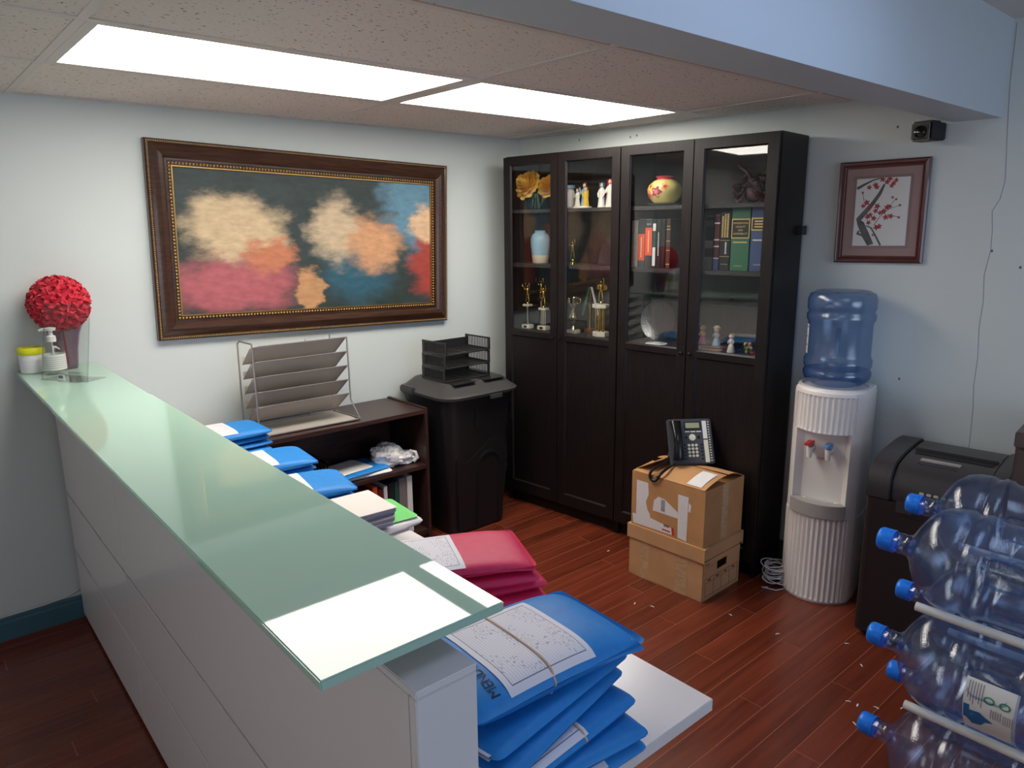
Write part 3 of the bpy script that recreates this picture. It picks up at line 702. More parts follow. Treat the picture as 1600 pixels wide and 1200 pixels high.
stroke([(545, 815), (520, 760), (490, 690), (478, 665), (520, 620), (560, 575), (600, 520), (625, 470)], [.014, .015, .014, .011, .010, .008, .007, .004], 'print_gray')
stroke([(470, 488), (510, 468), (560, 445), (600, 437)], [.006, .005, .003, .002], 'print_gray')
stroke([(602, 815), (575, 760), (550, 715), (520, 700)], [.004, .0035, .003, .002], 'print_gray')
stroke([(480, 730), (470, 745), (500, 760)], [.004, .006, .003], 'print_gray')
stroke([(565, 700), (600, 650), (650, 610), (710, 590)], [.0012, .0012, .001, .0008], 'ink_black')
stroke([(510, 560), (505, 530), (500, 510)], [.0012, .001, .0008], 'ink_black'); stroke([(665, 580), (680, 560), (692, 555)], [.001, .001, .001], 'ink_black'); stroke([(640, 640), (680, 650), (706, 658)], [.001, .001, .001], 'ink_black')
rnd = random.Random(3)
for (x, y) in [(540, 484), (575, 472), (583, 484), (615, 442), (640, 458), (665, 480), (690, 450), (655, 440), (676, 466), (505, 588), (525, 570), (540, 600), (585, 592), (545, 640), (530, 650), (535, 684), (565, 660), (580, 712), (595, 706), (640, 600), (620, 622), (655, 595), (632, 655), (660, 650), (575, 618), (600, 630), (670, 545), (690, 556), (710, 590), (704, 658), (503, 512), (560, 755)]:
    cx, cy = npt(x, y); r = rnd.uniform(.0105, .0145) * (0.5 if (x > 665 and y > 500) or y == 512 or y == 755 else 1)
    pts = [(cx + r * (.72 + .28 * cos(5 * 2 * pi * i / 20 + x)) * cos(2 * pi * i / 20), cy + r * (.72 + .28 * cos(5 * 2 * pi * i / 20 + x)) * sin(2 * pi * i / 20), .0092 + .00001 * (x % 9)) for i in range(20)]
    pts = [(min(max(p[0], -pw), pw), min(max(p[1], -ph), ph), p[2]) for p in pts]
    MB().add(pts, [list(range(20))]).build('printed_blossom', 'print_red', pp)
MB().box(-pw - .012, pw + .012, -ph - .012, ph + .012, .0105, .0115).build('pane', 'door_glass', pp)

sc_ = thing('security_camera', 'small black box camera mounted high on the wall under the soffit', 'camera', (wx(-2.243) - .002, -2.243, 1.991), rad(170))
MB().box(.045, .125, -.042, .042, -.035, .04).build('body', 'black_plastic', sc_, bevel=.008)
MB().box(.0, .05, -.030, .030, -.03, .036).build('mount', 'black_plastic', sc_, bevel=.004)
ln = MB().lathe([(.024, 0), (.024, .004), (.018, .005), (.016, .002), (.008, .003), (.0, .005)], 24, M=T((.1245, 0, -.002)) @ RY(90)).build('lens', 'lens_black', sc_, smooth=40)
MB().rings([[(.1252, y * k, z * k - .002) for y, z in rrect(.036, .032, .008)] for k in (1, .95)], False).build('bezel', 'black_plastic_gloss', sc_)

# ================================================================== PAPER, FOLDERS AND BOOKS ON THE DESK
def folder(label, x, y, z, rz, L_, W_, T_, m, sheet=None, band=None, droop=0, group=None, px=8, py=8, tilt=(0, 0), pages=True, cat='folder', name='file_folder', edge=None, tab=False, sheetm='form_sheet', drop_y=0):
    t = thing(name, label, cat, (x, y, z), group=group, rot=(rad(tilt[0]), rad(tilt[1]), rad(rz)))
    sd = int(abs(x * 1000 + y * 777 + z * 3331)); rn = random.Random(sd); ph_ = rn.uniform(0, 6)
    def s_(u, v): return max(0, (1 - abs(u) ** px) * (1 - abs(v) ** py)) ** .5
    def dz(u, v): return -droop * max(0, u) ** 2 - drop_y * max(0, -v - .2) ** 2 + .0015 * sin(3 * u + ph_) * cos(2 * v + ph_)
    def X(u): return u * L_ / 2
    cr_ = .016
    def rnd_(u, v):
        x, y = u * L_ / 2, v * W_ / 2; ax, ay = abs(x) - (L_ / 2 - cr_), abs(y) - (W_ / 2 - cr_)
        if ax > 0 and ay > 0:
            m_ = max(ax, ay); l_ = math.hypot(ax, ay); ax *= m_ / l_; ay *= m_ / l_
            x = math.copysign(L_ / 2 - cr_ + ax, x); y = math.copysign(W_ / 2 - cr_ + ay, y)
        return x, y
    def P(u, v, sg, ex=0): return (*rnd_(u, v), T_ / 2 + sg * (T_ / 2 * s_(u, v) + ex) + dz(u, v) * (1 if sg > 0 else .15))
    ease = lambda a: (2 * a - 1) if True else 0
    cv = lambda a: math.copysign(1 - (1 - abs(2 * a - 1)) ** 1.6, 2 * a - 1)
    mb = MB()
    mb.grid(lambda a, b__: P(cv(a), cv(b__), 1), 18, 14); mb.grid(lambda a, b__: P(cv(a), cv(b__), -1), 18, 14, flip=True)
    mb.uv = {}
    mb.build('cover', m, t, smooth=50)
    if pages:
        pb = MB()
        for sg in (1, -1): pb.grid(lambda a, b__: (-L_ / 2 - .003 + (L_ - .02) * a, (-W_ / 2 + .016) + (W_ - .032) * b__, T_ * (.5 + sg * .12) + dz(2 * a - 1, 2 * b__ - 1) * .4), 6, 4, flip=sg < 0)
        pb.uv = {}; pb.build('pages', 'paper_white', t)
    if sheet:
        u0, u1, v0, v1 = sheet
        MB().grid(lambda a, b__: P(u0 + (u1 - u0) * a, v0 + (v1 - v0) * b__, 1, .0012), 14, 18).build('cover_sheet', sheetm, t, smooth=60)
    if tab:
        MB().grid(lambda a, b__: (X(-.7 + .5 * a), W_ / 2 - .01 + .02 * b__, T_ * .55), 4, 2).build('tab', m, t, solid=.001)
    if band is not None:
        lp = [P(band + .02 * i / 20, -1 + 2 * i / 20, 1, .002) for i in range(21)] + [P(band + .02 - .02 * i / 20, 1 - 2 * i / 20, -1, .001) for i in range(1, 20)]
        MB().tube(lp, .0022, 6, closed=True).build('rubber_band', 'rubber_band', t, smooth=60)
    t_P[t.name] = (P, L_, W_)
    return t
t_P = {}
# near stack of blue folders
G = 'blue case folders stacked at the near end of the desk'
folder('bottom blue folder of the near stack lying on the white worktop', -2.30, -2.615, WT, -4, .35, .225, .028, 'folder_blue', group=G, sheet=(-.5, .45, -.97, .8))
folder('second blue folder from the bottom of the near stack', -2.295, -2.612, WT + .029, -6, .35, .225, .03, 'folder_blue', group=G)
folder('third blue folder from the bottom of the near stack, with a thin rubber band', -2.30, -2.602, WT + .060, 5, .35, .225, .034, 'folder_blue', group=G, band=.15, sheet=(-.6, .2, -.97, .8))
folder('fourth blue folder from the bottom of the near stack, lying askew', -2.30, -2.587, WT + .095, 12, .35, .22, .03, 'folder_blue', group=G)
folder('fifth blue folder of the near stack directly under the banded one', -2.29, -2.577, WT + .126, 8, .36, .22, .028, 'folder_blue', group=G)
tb = folder('thick blue folder with a ruled form and rubber band on top of the near stack', -2.272, -2.568, WT + .155, -3, .375, .235, .064, 'folder_blue', group=G, sheet=(-.62, .34, -.96, .72), band=-.16, py=4, px=6, droop=.02)
hw_ = text('MENDI', .024, T((-.134, -.068, 0)) @ RZ(86), 'ink_black', tb, 'handwriting', extr=0)
P_, Lb, Wb = t_P[tb.name]
for v in hw_.data.vertices: v.co.z = P_(v.co.x * 2 / Lb, v.co.y * 2 / Wb, 1, .0008)[2]
folder('loose pile of white documents between the pink and blue folder stacks', -2.09, -2.335, WT, -14, .30, .16, .03, 'paper_white', pages=False, cat='papers', name='document_pile', px=14, py=14)
# pink stack
G = 'pink case folders stacked on the desk'
zz = WT; spec = [(-2.085, -2.165, -28, .024, 'bottom pink folder of the pink stack'), (-2.08, -2.16, -20, .024, 'second pink folder from the bottom of the pink stack'), (-2.095, -2.15, -27, .026, 'third pink folder from the bottom of the pink stack'), (-2.09, -2.145, -19, .024, 'fourth pink folder from the bottom of the pink stack'), (-2.105, -2.14, -26, .026, 'fifth pink folder of the pink stack, just under the top one')]
for i, (x, y, rz, t_, lab) in enumerate(spec):
    folder(lab, x, y, zz, rz, .36, .20, t_, 'folder_pink', group=G); zz += t_ + .001
folder('top pink folder of the pink stack with a ruled white form on it', -2.115, -2.12, zz, -24, .38, .215, .036, 'folder_pink', group=G, sheet=(-.85, .12, -.92, .8), droop=.012, px=7, py=6)
# white books, green folder
folder('pile of loose papers under the green folder on the desk', -2.04, -1.545, WT, 4, .36, .205, .024, 'paper_white', pages=False, cat='papers', name='document_pile', px=16, py=16)
folder('bright green folder lying on papers beside the white booklets', -2.03, -1.52, WT + .025, -4, .34, .19, .006, 'folder_green', pages=False, px=18, py=18)
folder('white form sheet lying on the green folder', -2.06, -1.47, WT + .032, -8, .26, .16, .002, 'form_sheet', pages=False, cat='paper', name='paper_sheet', px=20, py=20)
for i in range(4):
    t = thing('booklet', ['lowest', 'second lowest', 'second highest', 'topmost'][i] + ' grey-edged white booklet of the small pile on the desk', 'book', (-2.11 + .003 * i, -1.552 - .004 * (i % 2), WT + .035 + i * .0145), rad(-3 + 2 * (i % 3)), 'grey-edged booklets on the desk')
    MB().box(-.14, .14, -.09, .09, .0, .0115).build('pages', 'folder_gray', t); MB().box(-.143, .143, -.093, .093, .0118, .0138).build('cover', 'folder_white', t, bevel=.0005)
# three far piles of blue folders
for (yc, ln_, rz, nm) in ((-.465, 4, 2, 'nearest the painting wall'), (-.955, 4, -3, 'in the middle of the row'), (-1.285, 4, -7, 'beside the white booklets')):
    zz = WT
    G = 'blue folders of the pile ' + nm
    for i in range(ln_):
        last = i == ln_ - 1; t_ = .038 if last else .022
        folder(('top blue folder with ruled form of the far pile ' if last else ['lowest', 'second', 'third'][i] + ' blue folder of the far pile ') + nm, -2.07 + .07 * (yc + .465) + .006 * (i % 2), yc + .004 * (i % 3), zz, rz + (i % 3 - 1) * 2, .36, .225, t_, 'folder_blue', group=G, sheet=(-.8, .22, -.93, .85) if last else None, sheetm='form_sheet_red', px=7, py=7, droop=.006 if last else 0)
        zz += t_ + .001

# ================================================================== IN THE LOW BOOKCASE
def book(label, loc, rz, th, h, d, m, bands=(), group=None, txt=(), pages=True, lean=0, parent=None):
    """upright book: spine at -y, thickness along x"""
    t = thing('book', label, 'book', loc, group=group, rot=(0, rad(lean), rz))
    MB().box(0, th, 0, d, 0, h).build('cover', m, t, bevel=.0015)
    if pages: MB().box(.003, th - .003, .004, d - .002, h - .002, h + .0006).build('pages', 'paper_white', t)
    for (z0, z1, bm_) in bands: MB().box(.0006, th - .0006, -.0006, .0004, z0, z1).build('spine_band', bm_, t)
    for (s, z, size, bm_, vert) in txt:
        M = frame_M((th / 2, -.0009, z), (1, 0, 0), (0, 0, 1)) if not vert else frame_M((th / 2, -.0009, z), (0, 0, -1), (1, 0, 0))
        text(s, size, M, bm_, t, 'lettering')
    return t
x = -1.345
for i, (th, h, m, lab) in enumerate([(.03, .29, 'book_maroon', 'dark red'), (.026, .30, 'book_orange', 'orange red'), (.03, .28, 'book_maroon', 'wine red'), (.02, .29, 'folder_white', 'white'), (.035, .30, 'book_black', 'black'), (.022, .30, 'book_teal', 'dark green'), (.045, .31, 'book_gray', 'thick grey'), (.032, .31, 'folder_white', 'grey-white')]):
    book(lab + ' binder standing on the lower bookcase shelf, number %s from the left' % ['one', 'two', 'three', 'four', 'five', 'six', 'seven', 'eight'][i], (x, -.355, .0705), 0, th, h, .22, m, group='binders on the lower shelf of the low bookcase', bands=[(.05, .12, 'paper_white')] if i in (4, 6) else (), pages=False); x += th + .004
folder('pile of white papers at the front of the bookcase shelf', -1.33, -.255, .4305, -4, .28, .22, .02, 'paper_white', pages=False, cat='papers', name='document_pile', px=16, py=16)
folder('blue folder on the white papers in the bookcase', -1.35, -.26, .4515, 6, .28, .22, .014, 'folder_blue')
folder('white form lying on the blue folder in the bookcase', -1.40, -.25, .4665, 10, .22, .18, .003, 'paper_white', pages=False, cat='paper', name='paper_sheet', px=18, py=18)
dt = thing('desk_tray', 'small black slotted tray inside the bookcase at the left', 'tray', (-1.66, -.20, .4305))
for s in (-1, 1):
    q = MB()
    for k in range(9): q.box(s * .12 - .002, s * .12 + .002, -.15 + k * .035, -.135 + k * .035, 0, .12)
    q.box(s * .12 - .002, s * .12 + .002, -.15, .15, .11, .125).build('side_frame', 'tray_plastic', dt)
MB().box(-.12, .12, -.15, .15, 0, .004).build('floor_panel', 'tray_plastic', dt); MB().box(-.12, .12, -.15, .15, .06, .064).build('floor_panel', 'tray_plastic', dt)
# crumpled plastic bag
def crumple(c, sx, sy, sz, seed, fq=9, amp=.35, n=44, m=26):
    rn = Vector((seed, seed * 1.7, seed * .3)); rg = []
    for i in range(m):
        t_ = pi * (i + .05) / (m - .9); ring = []
        for j in range(n):
            a = 2 * pi * j / n; d = Vector((sin(t_) * cos(a), sin(t_) * sin(a), -cos(t_)))
            k = 1 + amp * (mnoise.noise(d * 1.7 + rn)) + .32 * amp * abs(mnoise.noise(d * fq * .6 + rn)) * 1.6 + .10 * mnoise.noise(d * fq + rn)
            p = Vector((d.x * sx, d.y * sy, d.z * sz)) * k; ring.append((c[0] + p.x, c[1] + p.y, max(c[2] + p.z, .001)))
        rg.append(ring)
    return rg
bg = thing('plastic_bag', 'crumpled white plastic carrier bag on the bookcase shelf', 'bag', (-1.125, -.25, .4305))
MB().rings(crumple((-.03, 0, .05), .085, .08, .065, 4)).build('body', 'bag_white', bg, smooth=25)
MB().rings(crumple((.055, -.03, .03), .07, .04, .03, 9)).build('handle', 'bag_white', bg, smooth=25)
MB().tube([(.09, -.06, .012), (.105, -.075, .03), (.098, -.07, .06), (.08, -.05, .065), (.075, -.04, .04)], [.014, .01, .009, .009, .012], 8).build('handle', 'bag_white', bg, smooth=50)

# ================================================================== ON THE GLASS COUNTER
ZC = ZG - .0033
tubm = thing('wipes_tub', 'white round tub with a yellow lid on the glass counter by the wall', 'tub', (-2.622, -.082, ZC))
MB().lathe([(.038, 0), (.042, .004), (.043, .03), (.043, .07), (.041, .075)], 28).build('body', 'label_white', tubm, smooth=40)
MB().lathe([(.0436, .018), (.0436, .052)], 28, caps=False).build('label', 'form_sheet', tubm, smooth=60)
MB().lathe([(.046, .074), (.047, .078), (.047, .095), (.044, .099), (.03, .1), (.028, .098), (.0, .098)], 28).build('lid', 'lid_yellow', tubm, smooth=40)
pm = thing('pump_bottle', 'clear hand sanitiser pump bottle with white label behind the acrylic stand', 'bottle', (-2.562, -.178, ZC))
MB().lathe([(.037, 0), (.039, .004), (.039, .085), (.034, .105), (.02, .122), (.013, .127)], 28).build('body', 'bottle_clear', pm, smooth=40)
MB().lathe([(.0396, .018), (.0396, .078)], 28, caps=False).build('label', 'label_white', pm, smooth=60)
for k in range(6): MB().lathe([(.0399, .026 + k * .008), (.0399, .0275 + k * .008)], 28, caps=False).build('label_line', 'label_text', pm)
pu = MB().lathe([(.016, .125), (.016, .145), (.012, .148), (.007, .15), (.007, .166), (.018, .168), (.02, .178), (.006, .181)], 20).build('pump', 'label_white', pm, smooth=40)
MB().tube([(0, 0, .173), (-.022, .012, .173), (-.034, .018, .168)], [.007, .006, .005], 8).build('nozzle', 'label_white', pu, smooth=50)
MB().tube([(0, 0, .125), (0, 0, .02)], .003, 6).build('dip_tube', 'label_white', pu)
vs = thing('flower_vase', 'tall fluted purple glass vase under the red flower ball', 'vase', (-2.502, -.092, ZC))
n = 40
rg = []
for (r, z) in [(.03, 0), (.032, .006), (.034, .02), (.040, .08), (.052, .14), (.066, .175)]:
    rg.append([(r * (1 + .04 * cos(10 * 2 * pi * j / n)) * cos(2 * pi * j / n), r * (1 + .04 * cos(10 * 2 * pi * j / n)) * sin(2 * pi * j / n), z) for j in range(n)])
MB().rings(rg, False).add(rg[0], [list(range(n))]).build('body', 'purple_glass', vs, smooth=60)
# red ruffled flower ball
mb = MB(); rn = random.Random(5)
FC = Vector((-2.51, -.116, ZC + .262)); N = 150; R0 = .098
for i in range(N):
    z = 1 - 2 * (i + .5) / N; a = i * 2.39996; r = math.sqrt(1 - z * z); d = Vector((r * cos(a), r * sin(a), z))
    e1 = d.cross(Vector((.3, .5, .8))).normalized(); e2 = d.cross(e1); rot_ = rn.uniform(0, 6.28)
    k1, p1 = rn.uniform(3, 5), rn.uniform(0, 6); R = rn.uniform(.019, .025)
    base = FC + d * (R0 * .84)
    vs_ = []; uvn = 14
    for q in range(3):
        for j in range(uvn):
            t_ = 2 * pi * j / uvn + rot_; wv = .35 * sin(k1 * t_ + p1)
            rr = (0.15, .62, 1.0)[q] * R * (1 + .18 * sin(2 * t_ + p1)); hgt = (0, .009, .012)[q] + wv * (0, .010, .019)[q]
            vs_.append(base + e1 * rr * cos(t_) + e2 * rr * sin(t_) + d * (hgt + R0 * .10 + rn.uniform(-.001, .001)))
    mb.add(vs_, [(q * uvn + j, q * uvn + (j + 1) % uvn, (q + 1) * uvn + (j + 1) % uvn, (q + 1) * uvn + j) for q in range(2) for j in range(uvn)])
mb.sphere(FC, R0 * .9, 20, 12)
mb.tube([(-2.502, -.092, ZC + .02), FC], .004, 6)
fb_ = mb.build('flower_ball', 'flower_red', None, smooth=60); tag(fb_, 'round red ruffled fabric flower ball standing in the purple vase', 'flowers')
# acrylic sign stand
sg = thing('sign_holder', 'empty clear acrylic sign stand on the glass counter', 'sign holder', (-2.566, -.367, ZC), rad(-56))
Ms = RX(-11)
MB().box(-.104, .104, -.0015, .0015, .0, .285, Ms).build('panel', 'acrylic', sg)
ed = MB()
for q in ((-.104, -.101, 0, .285), (.101, .104, 0, .285), (-.104, .104, .282, .285)): ed.box(q[0], q[1], -.0018, .0018, q[2], q[3], Ms)
ed.build('panel_edge', 'clear_glass', sg)
MB().box(-.104, .104, -.005, .085, 0, .003).build('foot', 'acrylic', sg)
MB().box(.0, .09, -.030, -.002, .003, .036).build('card_pocket', 'acrylic', sg)
MB().box(.004, .035, -.0315, -.0305, .010, .030).build('sticker', 'label_white', sg)
for k in range(6): MB().box(.008 + k * .0035, .010 + k * .0035, -.0322, -.0316, .017, .028).build('barcode_bar', 'ink_black', sg)
# cable along the baseboard at the left
cb = MB().tube([(-3.6, -.012, .108), (-3.2, -.012, .104), (-2.9, -.013, .103), (-2.7, -.013, .105), (-2.62, -.013, .112), (-2.575, -.012, .13)], .0028, 6).build('wall_cable', 'cable_white', None, smooth=60)
tag(cb, 'thin white cable running along the top of the teal baseboard', 'cable')

# ================================================================== CARDBOARD BOXES AND TELEPHONE
lb = thing('archive_box', 'lower cardboard archive box with lid and cut-out handle, on the floor', 'box', (-.330, -1.53, 0), rad(1.5))
hx, hy = .152, .205
sd = MB().box(-hx, -hx + .004, -hy, hy, 0, .19).box(hx - .004, hx, -hy, hy, 0, .19).box(-hx, hx, hy - .004, hy, 0, .19)
sd.box(-hx, hx, -hy, hy, 0, .004)
# end wall facing the camera with the hand hole
for q in ((-hx, -.04, 0, .19), (.04, hx, 0, .19), (-.04, .04, 0, .125), (-.04, .04, .165, .19)): sd.box(q[0], q[1], -hy, -hy + .004, q[2], q[3])
sd.build('body', 'cardboard_pale', lb)
ld = MB().box(-hx - .008, hx + .008, -hy - .008, hy + .008, .252, .257)
ld.box(-hx - .008, -hx - .004, -hy - .008, hy + .008, .19, .252).box(hx + .004, hx + .008, -hy - .008, hy + .008, .19, .252).box(-hx - .004, hx + .004, hy + .004, hy + .008, .19, .252).box(-hx - .004, hx + .004, -hy - .008, -hy - .004, .205, .252)
ldo = ld.build('lid', 'cardboard_pale', lb)
MB().box(-hx + .002, hx - .002, -hy + .004, hy - .004, .19, .252).build('inner_walls', 'cardboard_pale', lb)
pr_ = MB(); y0 = -hy - .0006
for i in range(5):
    x = -hx + .02 + i * .066; pr_.box(x, x + .0018, y0, -hy, .02, .105)
pr_.box(-hx + .02, hx - .02, y0, -hy, .0185, .0205).box(-hx + .02, hx - .02, y0, -hy, .104, .106).box(-hx + .02, hx - .02, y0, -hy, .082, .0835)
for i in range(4): pr_.box(-hx + .04 + i * .066, -hx + .065 + i * .066, y0, -hy, .09, .098)
pr_.box(-hx + .02, -hx + .05, y0, -hy, .17, .174).box(-hx + .02, -hx + .08, y0, -hy, .158, .159)
pr_.build('printed_form', 'cardboard_print', lb)
MB().box(-hx - .0005, -hx, .09, .135, .0, .19).build('tape_strip', 'packing_tape', lb); MB().box(-hx - .0005, -hx, -.12, -.06, .0, .19).build('tape_strip', 'packing_tape', lb)

ub = thing('cardboard_box', 'upper cardboard box with torn white labels and open flaps under the telephone', 'box', (-.325, -1.53, .2575), rad(1.5))
hx, hy, hz = .157, .198, .262
sd = MB().box(-hx, -hx + .004, -hy, hy, 0, hz).box(hx - .004, hx, -hy, hy, 0, hz).box(-hx + .004, hx - .004, hy - .004, hy, 0, hz).box(-hx + .004, hx - .004, -hy, -hy + .004, 0, hz).box(-hx + .004, hx - .004, -hy + .004, hy - .004, 0, .004)
sd.build('body', 'cardboard', ub)
# flaps: two long ones folding in and rising to the middle, two short ones
def flap(fn, nu=6, nv=6): return MB().grid(fn, nu, nv).build('flap', 'cardboard', ub, solid=.003)
f1 = flap(lambda u, v: (-hx + .001 + .17 * v, -hy + .005 + (.25) * u, hz + .001 + .030 * sin(pi * .55 * v)))
flap(lambda u, v: (-hx + .001 + .15 * v, -hy + .265 + (.128) * u, hz + .001 + .012 * v))
flap(lambda u, v: (-hx + .02 + (2 * hx - .03) * u, -hy + .001 + .15 * v, hz - .004 + .0 * v))
flap(lambda u, v: (hx - .001 - .13 * v, -hy + .002 + (2 * hy - .01) * u, hz + .001 + .036 * sin(pi * .5 * v) * (1 - .25 * u)))
flap(lambda u, v: (-hx + .03 + (.2) * u, hy - .001 - .12 * v * .8, hz + .004 + .05 * v))
MB().grid(lambda u, v: (-hx + .01 + .13 * v, -hy + .03 + .075 * u, hz + .0068 + .030 * sin(pi * .55 * (.055 + .76 * v))), 4, 6).build('torn_label', 'paper_torn', ub)
def side_patch(poly, m, name='torn_label', off=.0008):
    n = len(poly); return MB().add([(-hx - off, -y, z) for y, z in poly], [list(range(n))]).build(name, m, ub)
# coordinates: y measured towards the camera, seen on the side facing the desk
side_patch([(-.17, .02), (-.17, .225), (-.105, .225), (-.1, .17), (-.115, .13), (-.105, .095), (-.09, .075), (-.085, .03)], 'paper_torn')
side_patch([(-.185, .008), (-.19, .055), (-.09, .06), (.03, .045), (.035, .012)], 'paper_torn', off=.0011)
side_patch([(.035, .012), (.03, .045), (.042, .05), (.048, .012)], 'ink_red', 'red_mark', off=.0012)
side_patch([(-.075, .10), (-.07, .15), (-.045, .175), (-.01, .17), (.06, .13), (.065, .10)], 'paper_torn')
side_patch([(.065, .01), (.06, .215), (.115, .215), (.112, .005)], 'paper_torn', off=.0012)
side_patch([(.116, .15), (.118, .19), (.13, .18), (.126, .145)], 'paper_torn', off=.0009)
for k in range(8): side_patch([(-.03 + .0 * k, .112 + k * .007), (-.03, .1155 + k * .007), (-.008, .1155 + k * .007), (-.008, .112 + k * .007)], 'ink_black', 'barcode_bar', .0011)
for k in range(6): side_patch([(-.01 + k * .005, .04), (-.01 + k * .005, .052), (-.007 + k * .005, .052), (-.007 + k * .005, .04)], 'ink_black', 'barcode_bar', .0014)
side_patch([(-.02, .022), (-.02, .029), (.024, .027), (.024, .02)], 'ink_red', 'red_print', .0014)
MB().box(-.02, .03, -hy - .0006, -hy, .0, hz).build('tape_strip', 'packing_tape', ub)

ph = thing('telephone', 'dark grey office desk telephone with handset standing on the cardboard box', 'telephone', (-.305, -1.545, .562), rad(-37.3))
FM = RX(-28)    # face leans back
def fp(x, y, z): return tuple(FM @ Vector((x, z, y)))
PM = FM @ Matrix(((1, 0, 0, 0), (0, 0, -1, 0), (0, 1, 0, 0), (0, 0, 0, 1)))   # face coords: x right, y up, z out
def fbox(x0, x1, y0, y1, z0, z1): return MB().box(x0, x1, y0, y1, z0, z1, PM)
fbox(-.105, .105, 0, .215, -.022, 0).build('body', 'phone_gray', ph, bevel=.006)
MB().box(-.085, .085, .02, .13, .0, .014).add([(-.085, .03, .013), (.085, .03, .013), (.085, .12, .013), (-.085, .12, .013), (-.085, .07, .10), (.085, .07, .10), (.085, .1, .10), (-.085, .1, .10)], [(0, 1, 5, 4), (1, 2, 6, 5), (2, 3, 7, 6), (3, 0, 4, 7), (4, 5, 6, 7), (0, 3, 2, 1)]).build('stand', 'phone_gray', ph)
fbox(-.026, .052, .163, .200, 0, .003).build('screen_bezel', 'black_plastic', ph); fbox(-.02, .046, .169, .194, .003, .0035).build('screen', 'phone_lcd', ph)
fbox(.060, .080, .118, .203, 0, .001).build('name_strip', 'label_white', ph); fbox(.060, .080, .006, .112, 0, .001).build('name_strip', 'phone_key', ph)
for k in range(16):
    y = .012 + k * .0122; fbox(.086, .092, y, y + .005, 0, .002).build('line_key', 'phone_key', ph)
for k in range(3): fbox(-.024 + k * .027, -.002 + k * .027, .150, .155, 0, .002).build('soft_key', 'phone_key', ph)
MB().lathe([(.0155, 0), (.0155, .003), (.009, .0035), (.0, .004)], 24, M=PM @ T((.008, .125, 0))).build('navigation_key', 'phone_key', ph, smooth=40)
for x in (-.022, .038): MB().lathe([(.006, 0), (.006, .002)], 12, M=PM @ T((x, .125, 0))).build('round_key', 'black_plastic_gloss', ph)
for r in range(4):
    for c in range(3): MB().lathe([(.0065, 0), (.0065, .003), (.005, .004)], 14, M=PM @ T((-.012 + c * .0175, .038 + r * .0165, 0))).build('number_key', 'phone_key', ph, smooth=40)
for r in range(5):
    for x in (-.033, .048): fbox(x - .004, x + .004, .021 + r * .0165, .027 + r * .0165, 0, .002).build('function_key', 'black_plastic_gloss', ph)
hs = MB(); rg = []
for i in range(15):
    q = i / 14; y = .012 + .188 * q; w_ = .021 + .006 * (abs(2 * q - 1) ** 2.2); zc = .018 + .024 * (1 - (2 * q - 1) ** 2); th = .013 + .008 * abs(2 * q - 1) ** 3
    rg.append([tuple(PM @ Vector((-.072 + w_ * cos(2 * pi * j / 14), y + (.004 if i == 0 else 0), zc + th * sin(2 * pi * j / 14)))) for j in range(14)])
hs.rings(rg).build('handset', 'black_plastic_gloss', ph, smooth=60)
# coiled cord (telephone local coordinates, hanging over the edge of the box)
import itertools
wcord = [(-.30, -1.505, .575), (-.345, -1.485, .566), (-.40, -1.49, .56), (-.45, -1.50, .558), (-.487, -1.50, .545), (-.497, -1.485, .515), (-.497, -1.46, .507), (-.495, -1.445, .52), (-.485, -1.445, .545), (-.44, -1.45, .56), (-.39, -1.455, .568), (-.35, -1.44, .58)]
inv = (T((-.305, -1.545, .562)) @ RZ(-37.3)).inverted()
def catm(P_, k):
    o = []
    for i in range(len(P_) - 1):
        p0, p1, p2, p3 = [Vector(P_[min(max(j, 0), len(P_) - 1)]) for j in (i - 1, i, i + 1, i + 2)]
        for s in range(k):
            t_ = s / k; o.append(.5 * ((2 * p1) + (p2 - p0) * t_ + (2 * p0 - 5 * p1 + 4 * p2 - p3) * t_ ** 2 + (3 * p1 - p0 - 3 * p2 + p3) * t_ ** 3))
    return o + [Vector(P_[-1])]
cp = catm(wcord, 60); hel = []
for i in range(len(cp) - 1):
    t_ = (cp[i + 1] - cp[i]).normalized(); e1 = t_.cross(Vector((0, 0, 1))).normalized(); e2 = t_.cross(e1); a = i * .85
    hel.append(inv @ (cp[i] + (e1 * cos(a) + e2 * sin(a)) * .0052))
MB().tube(hel, .0021, 5).build('coiled_cord', 'black_plastic', ph, smooth=60)

# ================================================================== WATER COOLER
wc = thing('water_cooler', 'white floor-standing water cooler with ribbed front and red and blue taps', 'water cooler', (.042, -2.012, 0), rad(190))
# local +x = front
R = .163
def sec(z, k=1.0, rib=False, a0=64):
    pts = []
    n = 200
    for i in range(n + 1):
        a = rad(-a0 + 2 * a0 * i / n); r = R * k
        if rib and abs(a) < rad(50): r -= .007 * (0.5 - .5 * cos(2 * pi * (a / rad(50) * 6.5)))
        pts.append((r * cos(a), r * sin(a), z))
    hb = R * k * sin(rad(a0))
    pts += [(.0, hb * 1.06, z), (-.125 * k, hb * .98, z), (-.14 * k, hb * .85, z), (-.14 * k, -hb * .85, z), (-.125 * k, -hb * .98, z), (0, -hb * 1.06, z)]
    return pts
MB().rings([sec(0, .97), sec(.012, 1), sec(.03, 1, True), sec(.385, 1.0, True), sec(.40, 1.0)]).build('lower_body', 'cooler_white', wc, smooth=28)
